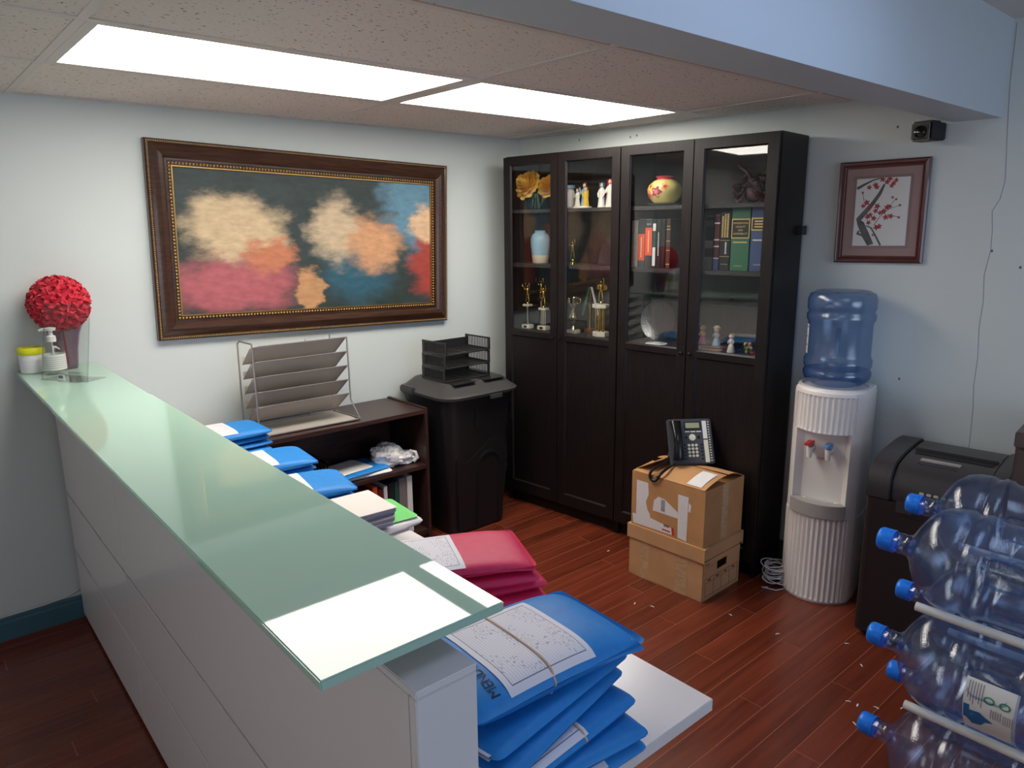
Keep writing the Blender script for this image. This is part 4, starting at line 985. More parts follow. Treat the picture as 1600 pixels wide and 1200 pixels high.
# upper body with tap recess: front cut away between .45 and .775
MB().rings([sec(.401, .985), sec(.452, .985)]).build('band', 'cooler_white', wc, smooth=28)
MB().rings([sec(.776, .985), sec(.79, .985, True), sec(.93, .985, True), sec(.936, .985), sec(.95, .97), sec(.957, .93)]).build('upper_body', 'cooler_white', wc, smooth=28)
def sec2(z):
    k = .985; r = R * k; pts = []
    for i in range(13): a = rad(-64 + 20 * i / 12); pts.append((r * cos(a), r * sin(a), z))
    pts += [(.085, -.085, z), (.085, .085, z)]
    for i in range(13): a = rad(44 + 20 * i / 12); pts.append((r * cos(a), r * sin(a), z))
    hb = r * sin(rad(64)); pts += [(0, hb * 1.06, z), (-.125, hb * .98, z), (-.14, hb * .85, z), (-.14, -hb * .85, z), (-.125, -hb * .98, z), (0, -hb * 1.06, z)]
    return pts
MB().rings([sec2(.4521), sec2(.7759)]).build('tap_bay', 'cooler_white', wc, smooth=25)
arc = lambda r, a: (r * cos(rad(a)), r * sin(rad(a)))
tr_ = MB(); inn = [arc(.128, a) for a in range(-44, 45, 4)]; out = [arc(.170, a) for a in range(-44, 45, 4)]
tr_.prism(out + inn[::-1], .40, .462); tr_.build('drip_tray', 'cooler_gray', wc, bevel=.002)
MB().prism([arc(.13, a) for a in range(-38, 39, 4)] + [(.086, .078), (.086, -.078)], .4525, .458).build('drip_grille', 'cooler_white', wc)
gr = MB()
for k in range(5): gr.box(.092 + k * .008, .095 + k * .008, -.06, .06, .458, .459)
gr.build('grille_slot', 'cooler_gray', wc)
for y, m, lab in ((-.048, 'tap_red', 'red hot tap lever'), (.028, 'tap_blue', 'blue cold tap lever')):
    tp = MB().tube([(.085, y, .69), (.12, y, .688)], [.014, .012], 14).lathe([(.010, 0), (.011, .012), (.0135, .04), (.0135, .048)], 16, c=(.128, y, .655)).build('tap', 'cooler_white', wc, smooth=40)
    MB().add([(.108, y - .014, .703), (.108, y + .014, .703), (.178, y + .011, .718), (.178, y - .011, .718), (.108, y - .014, .727), (.108, y + .014, .727), (.176, y + .011, .728), (.176, y - .011, .728)], [(0, 3, 2, 1), (4, 5, 6, 7), (0, 1, 5, 4), (1, 2, 6, 5), (2, 3, 7, 6), (3, 0, 4, 7)]).build('tap_lever', m, tp, bevel=.002)['label'] = lab
for k in range(3): MB().box(.0852, .0856, -.03, .005, .640 + k * .004, .6415 + k * .004).build('warning_print', 'ink_red', wc)
MB().lathe([(.150, .957), (.148, .962), (.135, .964), (.13, .958)], 40, caps=False).build('top_collar', 'cooler_white', wc, smooth=40)
MB().box(-.10, -.075, -.165, -.158, .855, .915).build('side_clip', 'black_plastic', wc)

def bottle_profile():
    return [(.0, .012), (.07, .010), (.105, .0), (.124, .006), (.134, .022), (.136, .05), (.135, .085), (.131, .092), (.131, .102), (.1365, .112), (.1365, .135), (.130, .145), (.128, .155), (.128, .25), (.130, .26), (.1365, .268), (.1365, .29), (.131, .298), (.131, .306), (.1365, .314), (.1365, .33), (.1345, .356), (.126, .382), (.106, .406), (.075, .427), (.046, .441), (.033, .451), (.0285, .462), (.0285, .474), (.0300, .477), (.0285, .48), (.0275, .50)]
# inverted bottle on the cooler
ib = thing('water_bottle', 'large blue water bottle upside down on top of the cooler', 'bottle', (.042, -2.012, .963), rad(190))
ivp = [(.085, 0), (.112, .012), (.130, .028), (.1365, .045), (.1365, .062), (.132, .070), (.132, .078), (.1365, .088), (.1365, .112), (.130, .125), (.128, .14), (.128, .262), (.131, .275), (.1365, .285), (.1365, .305), (.131, .313), (.131, .321), (.136, .33), (.136, .37), (.128, .392), (.105, .404), (.07, .398), (.0, .397)]
MB().lathe(ivp, 48, caps=False).build('shell', 'bottle_blue_dark', ib, smooth=50)
MB().lathe([(.0835, .001), (.11, .0135), (.128, .03), (.1345, .046), (.1345, .06), (.1315, .066), (0, .066)], 40, caps=False).build('water', 'bottle_blue', ib, smooth=50)
MB().tube([arc(.118, 12) + (.15,), arc(.108, 12) + (.17,), arc(.106, 12) + (.235,), arc(.118, 12) + (.255,)], .010, 10).build('grip', 'bottle_blue', ib, smooth=60)
lab_ = MB().grid(lambda u, v: (.1290 * cos(rad(-56 - 26 * u)), .1290 * sin(rad(-56 - 26 * u)), .135 + .125 * v), 8, 4).build('label', 'label_white', ib, smooth=60)
for (v0, v1, m) in ((.245, .252, 'label_blue'), (.168, .174, 'ink_red'), (.205, .210, 'label_green')): MB().grid(lambda u, v: (.1294 * cos(rad(-58 - 22 * u)), .1294 * sin(rad(-58 - 22 * u)), v0 + (v1 - v0) * v), 8, 1).build('label_print', m, ib)
for k in range(12): MB().grid(lambda u, v: (.1293 * cos(rad(-60 - 17 * u)), .1293 * sin(rad(-60 - 17 * u)), .142 + .0085 * k + .003 * v), 6, 1).build('label_print', 'label_text', ib)

# ================================================================== CABLE COIL, PAPER SCRAPS
mb = MB(); rn = random.Random(2)
for k in range(13):
    r = rn.uniform(.035, .062); cx, cy, cz = -.075 + rn.uniform(-.012, .012), -1.858 + rn.uniform(-.01, .01), .004 + k * .0065; tx, ty = rn.uniform(-.25, .25), rn.uniform(-.25, .25); ph0 = rn.uniform(0, 6)
    pts = []
    for i in range(26):
        a = 2 * pi * i / 25 * .98 + ph0; x, y = r * cos(a), r * sin(a) * .85; pts.append((cx + x, cy + y, max(.003, cz + .02 + tx * x + ty * y)))
    mb.tube(pts, .0026, 5)
mb.tube([(-.13, -1.86, .003), (-.15, -1.84, .003), (-.13, -1.90, .003), (-.07, -1.925, .003)], .0026, 5)
co = mb.build('cable_coil', 'cable_white', None, smooth=60); tag(co, 'loose coil of white cable on the floor between cabinet and cooler', 'cable')
for i, (x, y) in enumerate([(-0.384, -1.108), (-0.470, -1.880), (-0.458, -2.093), (-0.422, -2.417), (-0.671, -2.481), (-0.667, -2.512), (-0.633, -2.561), (-0.569, -2.622), (-0.771, -2.548), (-0.317, -2.313), (-0.699, -1.543), (-0.664, -1.612)]):
    s = MB().add([(-.009, -.002, .001), (0, -.003, .003), (.009, -.001, .001), (.009, .002, .001), (0, .002, .003), (-.009, .002, .001)], [(0, 1, 4, 5), (1, 2, 3, 4)]).build('paper_scrap', 'shred_paper', None, solid=.0006)
    s.location = (x, y, .0004); s.rotation_euler = (0, 0, i * 1.3)
    tag(s, 'tiny white paper scrap lying on the wooden floor', 'paper scrap', 'paper scraps on the floor')

# ================================================================== SHREDDER AND BROWN CABINET
sh = thing('paper_shredder', 'large black office paper shredder behind the bottle rack', 'shredder', (.012, -2.492, 0), rad(6))
hx, hy = .222, .222
loft(MB(), [(hx - .01, hy - .01, .02, .025), (hx, hy, .025, .035), (hx, hy, .025, .60)]).build('bin_body', 'shredder_body', sh, smooth=35)
for x in (-.17, .17):
    for y in (-.17, .17): MB().lathe([(.015, 0), (.02, .004), (.02, .024)], 12, c=(x, y, .0005)).build('caster', 'black_plastic', sh, smooth=40)
# head: profile in x-z swept along y with rounded front
prof = [(-hx, .601), (-hx - .004, .63), (-hx, .68), (-hx + .02, .718), (-hx + .06, .742), (-.06, .757), (.12, .762), (hx - .02, .755), (hx, .735), (hx, .601)]
def head(y0, y1, inset=0, m='shredder_top', name='head'):
    n = len(prof); P2 = [(x + (inset if x < 0 else 0), z - (inset * .6 if z > .7 else 0)) for x, z in prof]
    return MB().add([(x, y0, z) for x, z in P2] + [(x, y1, z) for x, z in P2], [list(range(n)), list(range(n, 2 * n))[::-1]] + [(i, (i + 1) % n, n + (i + 1) % n, n + i) for i in range(n)]).build(name, m, sh, bevel=.004, smooth=40)
head(hy - .085, hy, 0); head(-hy, -hy + .05, 0); head(-hy + .052, hy - .087, .012, name='head_centre')
MB().box(-.03, .012, -hy + .07, hy - .11, .741, .7535).build('paper_slot', 'ink_black', sh)
MB().box(.014, .03, -hy + .06, hy - .10, .748, .764).build('slot_lip', 'shredder_top', sh, bevel=.003)
MB().box(-.095, -.07, -.06, .075, .7440, .7500).build('label_strip', 'cooler_gray', sh)
sq = [(-.128, .075 - .0058 * i, .7335 + .0 * i) for i in range(24)]
MB().tube([(x + .006 * sin(i * 1.9), y, .7415 + .0009 * sin(i * 1.9)) for i, (x, y, z) in enumerate(sq)], .0011, 4).build('script_mark', 'ink_black', sh)
# control panel on the rounded front
cpM = T((-hx + .012, -.02, .655)) @ RY(-72)
MB().box(-.035, .04, -.10, .09, -.012, .0005, cpM).build('control_panel', 'black_plastic_gloss', sh, bevel=.003)
MB().box(.012, .03, -.06, .06, .0005, .0015, cpM).build('display', 'ink_black', sh)
for k in range(5): MB().box(-.008, .003, -.052 + k * .024, -.036 + k * .024, .0005, .003, cpM).build('button', 'cooler_gray', sh, bevel=.001)
MB().box(-hx - .0045, -hx + .0, .055, .11, .565, .61).build('sticker', 'shredder_top', sh)
MB().box(-hx - .002, -hx, -hy + .02, hy - .03, .05, .55).build('bin_door', 'shredder_body', sh, bevel=.001)

bb = thing('storage_cabinet', 'dark brown storage cabinet at the right edge beside the shredder', 'cabinet', (.02, -3.10, 0), rad(6))
MB().box(-.20, .20, -.365, .365, 0, .90).build('body', 'brown_laminate', bb, bevel=.003)
MB().box(-.21, .20, -.37, .37, .902, .955).build('top_panel', 'brown_laminate', bb, bevel=.004)
for s in (-1, 1):
    d_ = MB().box(-.216, -.2005, min(0, s * .36) + .003, max(0, s * .36) - .003, .02, .895).build('door', 'brown_laminate', bb, bevel=.002)
    MB().box(-.226, -.216, s * .03 - .004, s * .03 + .004, .5, .6).build('handle', 'steel', d_)

# ================================================================== BOTTLE RACK
rk = thing('bottle_rack', 'white tubular rack holding the spare blue water bottles', 'rack', (0, 0, 0))
rows = [.21, .50, .79]; colsx = [(-1.03, -2.665), (-.70, -2.612)]
for (cx, cy) in colsx:
    for z in rows:
        for s in ((-1,) if cx < -.9 else (1,)): MB().tube([(cx + s * .075, cy - .135, z - .126), (cx + s * .075, -3.22, z - .126)], .012, 14).build('rail', 'rail_white', rk, smooth=40)
for y in (-3.15, -3.215):
    for x in (-1.19, -.865, -.54): MB().tube([(x, y, 0), (x, y, .98)], .012, 12).build('post', 'rail_white', rk, smooth=40)
    for z in rows: MB().tube([(-1.19, y, z - .149), (-.54, y, z - .149)], .010, 12).build('crossbar', 'rail_white', rk, smooth=40)
src = None
BOT = {}
for ci, (cx, cy) in enumerate(colsx):
    for ri, z in enumerate(rows):
        lab = ['bottom', 'middle', 'top'][ri] + ' blue water bottle in the ' + ['near', 'far'][ci] + ' column of the white rack'
        if src is None:
            b = thing('water_bottle', lab, 'bottle', (0, 0, 0), group='spare water bottles lying in the rack')
            n = 48; rg = []
            for (r, zz) in bottle_profile():
                ring = []
                for j in range(n):
                    a = 2 * pi * j / n; rr = r
                    if .15 < zz < .255:      # flattened grip panels
                        k = max(0, cos(2 * (a - .35))) ** 4; rr = r - .012 * k
                    ring.append((rr * cos(a), rr * sin(a), zz))
                rg.append(ring)
            MB().rings(rg, False).build('shell', 'bottle_blue', b, smooth=50)
            cp_ = MB().lathe([(.0295, .499), (.031, .502), (.031, .526), (.0295, .53), (.027, .533), (.0, .533)], 28).build('cap', 'cap_blue', b, smooth=40)
            MB().lathe([(.0300, .492), (.0315, .494), (.0315, .4975), (.0300, .499)], 28, caps=False).build('cap_skirt', 'cap_blue', cp_, smooth=40)
            for s in (-1, 1):
                gp = MB()
                c0 = rad(20) if s > 0 else rad(200)
                o = []
                for (da, zz) in ((-.2, .165), (.2, .165), (.26, .178), (.26, .235), (.2, .246), (-.2, .246), (-.26, .235), (-.26, .178)): o.append((.1275 * cos(c0 + da), .1275 * sin(c0 + da), zz))
                gp.tube(o, .0035, 6, closed=True).build('grip_rim', 'bottle_blue_dark', b, smooth=60)
            src = b
        else: b = copy_tree(src); b['label'] = lab
        b.rotation_euler = (rad(-90), rad([0, 25, -10, 40, 15, -20][ci * 3 + ri]) * 0, 0); b.location = (cx, cy - .533, z)
        BOT[(ci, ri)] = b
def bottle_label(b):
    # bottle axis z runs from base to cap; the label wraps round the side
    A0, A1 = 128, 205; r = .1292
    g_ = lambda aa: 205 - (aa - 168) * 77 / 94 if aa > 205.5 or aa >= 168 else aa
    f = lambda aa, zz, k=0: ((r + k) * cos(rad(g_(aa))), (r + k) * sin(rad(g_(aa))), zz)
    lb_ = MB().grid(lambda u, v: f(168 + 94 * u, .140 + .112 * v), 16, 4).build('label', 'label_white', b, smooth=60)
    def pt(a0, a1, z0, z1, m, nm, k=.0006): MB().grid(lambda u, v: f(a0 + (a1 - a0) * u, z0 + (z1 - z0) * v, k), 8, 2).build(nm, m, lb_)
    return pt, lb_, f
pt, lb_, ff = bottle_label(BOT[(0, 1)])
for k in range(6): pt(172, 196 + 4 * (k % 3), .242 - k * .006, .2445 - k * .006, 'label_text', 'text_line')
for k in range(5): pt(200 + k % 2, 214, .19 - k * .005, .1925 - k * .005, 'label_text', 'text_line'); pt(202, 216, .164 - k * .0045, .166 - k * .0045, 'label_text', 'text_line')
for zc in (.198, .165):
    MB().rings([[ff(190 + q * 5.2 * cos(2 * pi * j / 20), zc + q * .0125 * sin(2 * pi * j / 20), .0008) for j in range(20)] for q in (.62, 1)], False).build('green_seal', 'label_green', lb_)
MB().add([ff(a, z, .0008) for a, z in ((214, .240), (228, .246), (240, .232), (236, .212), (226, .202), (222, .185), (217, .202), (212, .215))], [tuple(range(8))]).build('blue_emblem', 'label_blue', lb_)
pt(206, 230, .237, .25, 'label_blue', 'blue_block', .0005)

# ================================================================== CABINET CONTENTS
ZS1, ZS2, ZS3 = 1.7355, 1.4365, 1.0545
def citem(name, label, cat, u, dep, z, group=None, rz=0): return thing(name, label, cat, cabM(u, dep, z), CRZ + rad(rz), group)
def petal_rose(mb, c, r, seed=0, axis=(0, -1, .35), layers=6):
    ax = Vector(axis).normalized(); e1 = ax.cross(Vector((0, 0, 1))).normalized(); e2 = ax.cross(e1); rn = random.Random(seed); c = Vector(c)
    for L_ in range(layers):
        q = (L_ + 1) / layers; npet = 3 + L_
        for k in range(npet):
            a0 = 2 * pi * k / npet + L_ * .8 + rn.uniform(-.2, .2); span = 2 * pi / npet * .75
            def fn(u, v):
                a = a0 + (u - .5) * 2 * span * .8; cup = 1 - q
                rr = r * q * (.22 + .78 * v ** .55) * (1 - .14 * (2 * u - 1) ** 2 * v) * (1 + .06 * sin(7 * u + seed + k)) + r * .06 * q * max(0, v - .7)
                h = r * ((.42 + .30 * cup) * v ** 1.5 + .42 * cup - .34 * q ** 2 * v * v + .06 * sin(4 * u * pi + k) * v)
                return c + e1 * rr * cos(a) + e2 * rr * sin(a) + ax * h
            mb.grid(fn, 6, 4)
    mb.uv = {}
    return mb
# --- cabinet one, top shelf: yellow roses in a glass cube
gv = citem('glass_vase', 'small square clear glass vase with green stems in the first cabinet', 'vase', .118, .15, ZS1)
w_ = .042
gg = MB()
for q in ((-w_, -w_ + .003, -w_, w_), (w_ - .003, w_, -w_, w_), (-w_ + .003, w_ - .003, -w_, -w_ + .003), (-w_ + .003, w_ - .003, w_ - .003, w_)): gg.box(*q, 0, .09)
gg.box(-w_, w_, -w_, w_, 0, .006).build('cube', 'clear_glass', gv)
for k, (x, y) in enumerate([(-.02, .01), (-.005, -.012), (.012, .014), (.022, -.01), (0, .02), (-.028, -.015)]): MB().tube([(x, y, .006), (x * .3, y * .3, .09)], .002, 5).build('stem', 'stem_green', gv)
for nm, du, dz, r, dp, sd in (('large', -.03, .135, .088, -.03, 1), ('smaller', .085, .125, .07, .01, 2)):
    rs = citem('rose', ('large yellow rose hanging over the left side of the glass vase' if nm == 'large' else 'smaller yellow rose half hidden behind the cabinet door stile'), 'flower', .118 + du, .15 + dp, ZS1 + dz, 'yellow roses')
    petal_rose(MB(), (0, 0, 0), r, sd, (-.1 if nm == 'large' else .1, -1, .45)).build('bloom', 'rose_yellow', rs, smooth=70)
    MB().tube([(0, .01, -.01), (.0 - du * .4, .012, -.06), (-du * .9, .0, -.11)], .0028, 6).build('stem', 'stem_green', rs)
    lf = MB()
    for s in (-1, 1): lf.grid(lambda u, v: (s * (.01 + .045 * u), .0 + .012 * (v - .5) * sin(pi * u) * 2, -.03 - .055 * u + .012 * abs(v - .5)), 5, 2)
    lf.uv = {}; lf.build('leaf', 'rose_yellow' if nm == 'smaller' else 'leaf_green', rs, smooth=60)
# --- urn and figurines
ur = citem('porcelain_urn', 'small pale porcelain urn with blue rim left of the musician figurine', 'urn', .362, .14, ZS1)
MB().lathe([(.028, .012), (.03, .02), (.034, .05), (.036, .07), (.03, .095), (.024, .103)], 20).build('body', 'porcelain_white', ur, smooth=50)
MB().lathe([(.033, 0), (.034, .008), (.028, .0118)], 20).build('base', 'porcelain_blue', ur, smooth=50); MB().lathe([(.024, .1032), (.033, .107), (.034, .12), (.03, .124), (.026, .118)], 20).build('rim', 'porcelain_blue', ur, smooth=50)
def statuette(t, x, y, h, robe, cloak=None, skin='porcelain_skin', hair='porcelain_hair', arm=0, base='porcelain_white', wide=1.0):
    s = h / .12
    MB().lathe([(.021 * s * wide, 0), (.022 * s * wide, .006 * s)], 16, c=(x, y, 0)).build('plinth', base, t, smooth=50)
    rg = []
    for (r, z) in [(.019, .0062), (.018, .02), (.0145, .045), (.013, .06), (.0155, .075), (.015, .086), (.007, .094), (.0055, .098)]:
        rg.append([(x + r * s * wide * (1 + .10 * cos(7 * 2 * pi * j / 21)) * cos(2 * pi * j / 21), y + .8 * r * s * (1 + .10 * cos(7 * 2 * pi * j / 21)) * sin(2 * pi * j / 21), z * s) for j in range(21)])
    MB().rings(rg).build('robe', robe, t, smooth=60)
    MB().sphere((x, y, .106 * s), .0105 * s, 12, 8, (.9, .95, 1.15)).build('head', skin, t, smooth=80)
    hm = MB().sphere((x, y + .003 * s, .1085 * s), .0115 * s, 12, 8, (1, .9, 1.05)); hm.build('hair', hair if not cloak else cloak, t, smooth=80)
    for sg in (-1, 1):
        e = (x + sg * (.022 if arm else .012) * s, y - .012 * s, (.05 if not arm else .098) * s) if not (arm == 2 and sg < 0) else (x + sg * .014 * s, y - .014 * s, .062 * s)
        MB().tube([(x + sg * .013 * s * wide, y, .084 * s), (x + sg * .019 * s, y - .006 * s, .066 * s), e], [.0055 * s, .005 * s, .0035 * s], 8).build('arm', robe, t, smooth=70)
    if cloak:
        MB().grid(lambda u, v: (x + (.016 + .006 * (1 - v)) * s * wide * cos(pi * (u * 1.3 - .15)), y + (.016 + .005 * (1 - v)) * s * sin(pi * (u * 1.3 - .15)) * .9 + .002 * s, (.012 + .098 * v) * s * 1.0 if v < .85 else (.012 + .098 * .85) * s + (v - .85) * .15 * s), 12, 8).build('cloak', cloak, t, smooth=70, solid=.0012)
tri = citem('musician_figurine', 'porcelain figurine group of three children singing together on one base', 'figurine', .458, .135, ZS1)
MB().lathe([(.052, 0), (.053, .008), (.045, .012)], 24).build('base', 'porcelain_white', tri, smooth=50)
for (x, y, h, rb, hr) in ((-.028, -.008, .105, 'porcelain_white', 'porcelain_hair'), (0.006, .012, .135, 'porcelain_blue', 'porcelain_hair'), (.032, -.01, .112, 'porcelain_yellow', 'porcelain_hair')):
    statuette(tri, x, y, h, rb, None, 'porcelain_skin', hr, 1)
st = citem('statuette', 'slim white robed statuette with a teal cloak on the top shelf', 'figurine', .598, .12, ZS1); statuette(st, 0, 0, .128, 'porcelain_white', 'porcelain_teal')
st = citem('statuette', 'slim statuette with a red cloak and raised hand beside the teal one', 'figurine', .655, .115, ZS1); statuette(st, 0, 0, .145, 'porcelain_white', 'porcelain_red', arm=2)
# --- shelf two: blue vase, standing figure, acrylic plaque
bv = citem('ceramic_vase', 'pale blue bottle-shaped ceramic vase with a cream foot', 'vase', .155, .14, ZS2)
MB().lathe([(.042, .0), (.046, .006), (.05, .045)], 28).build('foot', 'vase_cream', bv, smooth=50)
MB().lathe([(.0502, .0452), (.056, .10), (.057, .135), (.05, .158), (.035, .17), (.03, .176), (.033, .184), (.026, .184)], 28).build('body', 'vase_blue', bv, smooth=50)
pq = citem('acrylic_plaque', 'clear pointed acrylic award plaque leaning on the second shelf', 'award', .63, .15, ZS2)
MB().prism([(-.075, 0), (.02, 0), (.02, .185), (.012, .19), (-.075, .085)], 0, .006, frame_M((0, 0, .008), (1, 0, 0), (0, .15, 1))).build('plaque', 'clear_glass', pq)
MB().prism([(.012, 0), (.02, 0), (.02, .185), (.012, .19)], .0062, .0085, frame_M((0, 0, .008), (1, 0, 0), (0, .15, 1))).build('edge', 'crystal', pq)
MB().box(-.085, .03, -.02, .02, 0, .008).build('foot', 'clear_glass', pq)
def athlete(t, x, y, z0, h, m='gold', lean=0, racket=False):
    s = h / .1
    P_ = lambda a, b_, c: (x + a * s, y + b_ * s, z0 + c * s)
    f = MB()
    f.tube([P_(-.012, 0, 0), P_(-.010, 0, .025), P_(-.005, 0, .048)], [.0038 * s, .0048 * s, .006 * s], 8); f.tube([P_(.012, 0, 0), P_(.011, -.003, .025), P_(.005, 0, .048)], [.0038 * s, .0048 * s, .006 * s], 8)
    f.tube([P_(0, 0, .046), P_(0, 0, .06), P_(0, 0, .076), P_(0, 0, .083)], [.008 * s, .0075 * s, .011 * s, .004 * s], 10)
    f.sphere(P_(0, 0, .09), .0068 * s, 10, 7)
    f.tube([P_(.009, 0, .076), P_(.017, -.002, .088), P_(.014, -.003, .108)], [.0035 * s, .003 * s, .0025 * s], 7); f.tube([P_(-.009, 0, .076), P_(-.02, -.002, .07), P_(-.022, -.006, .086)], [.0035 * s, .003 * s, .0025 * s], 7)
    o = f.build('figure', m, t, smooth=70)
    if racket: MB().tube([P_(-.022 + .012 * cos(2 * pi * k / 14), -.006, .098 + .014 * sin(2 * pi * k / 14)) for k in range(14)], .0016 * s, 6, closed=True).build('racket', m, t, smooth=60)
    MB().lathe([(.012 * s, -.010 * s), (.008 * s, -.006 * s), (.006 * s, 0)], 12, c=P_(0, 0, 0)).build('figure_base', m, t, smooth=50)
gf = citem('trophy_figure', 'small gold winged figure standing alone on the second shelf', 'trophy', .40, .13, ZS2); MB().lathe([(.016, 0), (.012, .012)], 14).build('base', 'gold', gf, smooth=50); athlete(gf, 0, 0, .028, .10)
# --- bottom shelf: trophies
def trophy(label, u, dep, hcol, cw, fig, base_m, col_m, racket=False, twin=False):
    t = citem('trophy', label, 'trophy', u, dep, ZS3, 'trophies in the first cabinet')
    MB().box(-cw - .012, cw + .012, -.022, .022, 0, .022).build('base', base_m, t, bevel=.002)
    MB().box(-cw * .6, cw * .6, -.0228, -.022, .005, .017).build('plate', 'gold', t)
    if twin:
        for s in (-1, 1): MB().lathe([(.005, .0222), (.005, hcol)], 10, c=(s * cw * .7, 0, 0)).build('column', col_m, t, smooth=50)
        MB().lathe([(.0075, .0222), (.0075, hcol)], 12).build('column', col_m, t, smooth=50)
    else: MB().lathe([(.009, .0222), (.007, hcol * .5), (.009, hcol)], 12).build('column', col_m, t, smooth=50)
    MB().box(-cw - .006, cw + .006, -.02, .02, hcol + .0002, hcol + .012).build('cap', base_m, t, bevel=.002)
    athlete(t, 0, 0, hcol + .022, fig, racket=racket)
trophy('gold tennis player trophy with racket on a cream block, leftmost trophy', .072, .12, .13, .018, .105, 'marble_white', 'silver_gold', True)
trophy('gold player trophy on a slim post, behind the leftmost trophy', .11, .20, .155, .014, .105, 'black_plastic', 'silver_gold', True)
trophy('gold player trophy on ribbed columns beside the door edge', .187, .13, .115, .020, .11, 'marble_white', 'silver_gold', False, True)
cu_ = citem('trophy_cup', 'gold cup trophy with a diamond stem and white base', 'trophy', .408, .13, ZS3, 'trophies in the first cabinet')
MB().box(-.034, .034, -.022, .022, 0, .02).build('base', 'marble_white', cu_, bevel=.002)
MB().lathe([(.02, .0202), (.012, .03), (.006, .04), (.008, .055), (.026, .09), (.008, .13), (.007, .14), (.012, .148), (.032, .17), (.035, .20), (.032, .2), (.01, .155)], 20).build('cup', 'silver_gold', cu_, smooth=35)
for s in (-1, 1): MB().tube([(s * .033, 0, .195), (s * .05, 0, .192), (s * .048, 0, .172), (s * .03, 0, .165)], .003, 8).build('handle', 'gold', cu_, smooth=60)
md = citem('medal', 'round medal hanging on a white and red ribbon between the cups', 'medal', .51, .165, ZS3)
for s, m in ((-1, 'ribbon_green'), (1, 'ribbon_white')): MB().grid(lambda u, v: (s * (.008 + .05 * v) * (1 if s > 0 else .9) - .02 + .014 * u, .0, .26 - .16 * v), 2, 8).build('ribbon', m, md, solid=.001)
MB().lathe([(.021, -.002), (.023, 0), (.021, .002)], 24, M=T((.043, -.004, .085)) @ RX(90)).build('disc', 'silver_gold', md, smooth=50)
MB().box(.025, .06, -.012, .02, 0, .0624).build('support', 'gold', md, bevel=.004)
trophy('small gold post trophy standing behind the cup', .465, .21, .16, .014, .05, 'wicker', 'gold')
ct = citem('column_trophy', 'tall trophy with four gold columns, white tiers and a winged figure', 'trophy', .597, .13, ZS3, 'trophies in the first cabinet')
MB().prism([(.048 * cos(pi / 6 + k * pi / 3), .040 * sin(pi / 6 + k * pi / 3)) for k in range(6)], 0, .026).build('base', 'marble_white', ct, bevel=.002)
for (x, y) in ((-.024, -.012), (.024, -.012), (-.012, .018), (.012, .018), (0, -.014)): MB().lathe([(.0055, .0262), (.0055, .155)], 10, c=(x, y, 0)).build('column', 'gold', ct, smooth=50)
MB().prism([(.052 * cos(pi / 6 + k * pi / 3), .042 * sin(pi / 6 + k * pi / 3)) for k in range(6)], .1552, .175).build('tier', 'marble_white', ct, bevel=.002)
athlete(ct, 0, 0, .190, .115)
for s in (-1, 1): MB().grid(lambda u, v: (s * (.008 + .026 * u), .006, .245 + .045 * v + .03 * u * (1 - v) - .02 * u), 4, 4).build('wing', 'gold', ct, smooth=60, solid=.0015)
# --- cabinet two, top shelf
fv = citem('floral_vase', 'round cream vase painted with pink and orange flowers on a grey plate', 'vase', .972, .125, ZS1 + .0125)
prf = [(.045, 0), (.058, .008), (.078, .035), (.083, .06), (.077, .085), (.055, .105), (.04, .112)]
MB().lathe(prf, 36).build('body', 'vase_floral', fv, smooth=60)
MB().lathe([(.039, .1122), (.038, .118), (.047, .126), (.044, .128), (.036, .12)], 36).build('rim', 'floral_rim', fv, smooth=60)
def onvase(a, z, k=0):
    for (r0, z0), (r1, z1) in zip(prf, prf[1:]):
        if z0 <= z <= z1: r = r0 + (r1 - r0) * (z - z0) / (z1 - z0) + .0012 + k; return (r * cos(rad(a)), r * sin(rad(a)), z)
    return (.05 * cos(rad(a)), .05 * sin(rad(a)), z)
for (a, z, r, m) in ((272, .052, .030, 'floral_rose'), (236, .036, .028, 'floral_orange'), (244, .080, .026, 'floral_yellow'), (208, .065, .022, 'floral_orange'), (302, .078, .020, 'floral_orange'), (196, .032, .018, 'floral_rose')):
    for q, mm, kk in ((1, m, 0), (.45, 'floral_rim' if m != 'floral_rose' else 'floral_orange', .0009)):
        n_ = 24; ring = [onvase(a + r * q * (.8 + .2 * cos(5 * 2 * pi * j / n_)) * cos(2 * pi * j / n_) / .08 * 57, min(.11, max(.001, z + r * q * (.8 + .2 * cos(5 * 2 * pi * j / n_)) * sin(2 * pi * j / n_))), kk) for j in range(n_)]
        MB().add(ring + [onvase(a, z, kk + .0015)], [(j, (j + 1) % n_, n_) for j in range(n_)]).build('painted_flower', mm, fv, smooth=80)
pl = MB().lathe([(.04, 0), (.06, .001), (.095, .010), (.097, .012), (.06, .0045), (0, .004)], 36).build('grey_plate', 'plate_gray', None, smooth=50); pl.location = cabM(.975, .13, ZS1); tag(pl, 'grey saucer plate under the round floral vase', 'plate')
df = citem('dried_flowers', 'round arrangement of dried mauve roses and leaves on the top shelf', 'flowers', 1.425, .14, ZS1 + .006)
rn = random.Random(11)
for i in range(15):
    a = rn.uniform(0, 6.28) * .2 + i * 2.1; zz = (.03, .06, .09)[i % 3]; rr = .058 if zz < .085 else .035
    petal_rose(MB(), (rr * cos(a + i), rr * sin(a + i) * .8 - .01, zz), .036, i, (cos(a + i), sin(a + i) - .5, .5), 4).build('bloom', 'dried_rose' if i in (3, 7, 12) else 'dried_mauve', df, smooth=70)
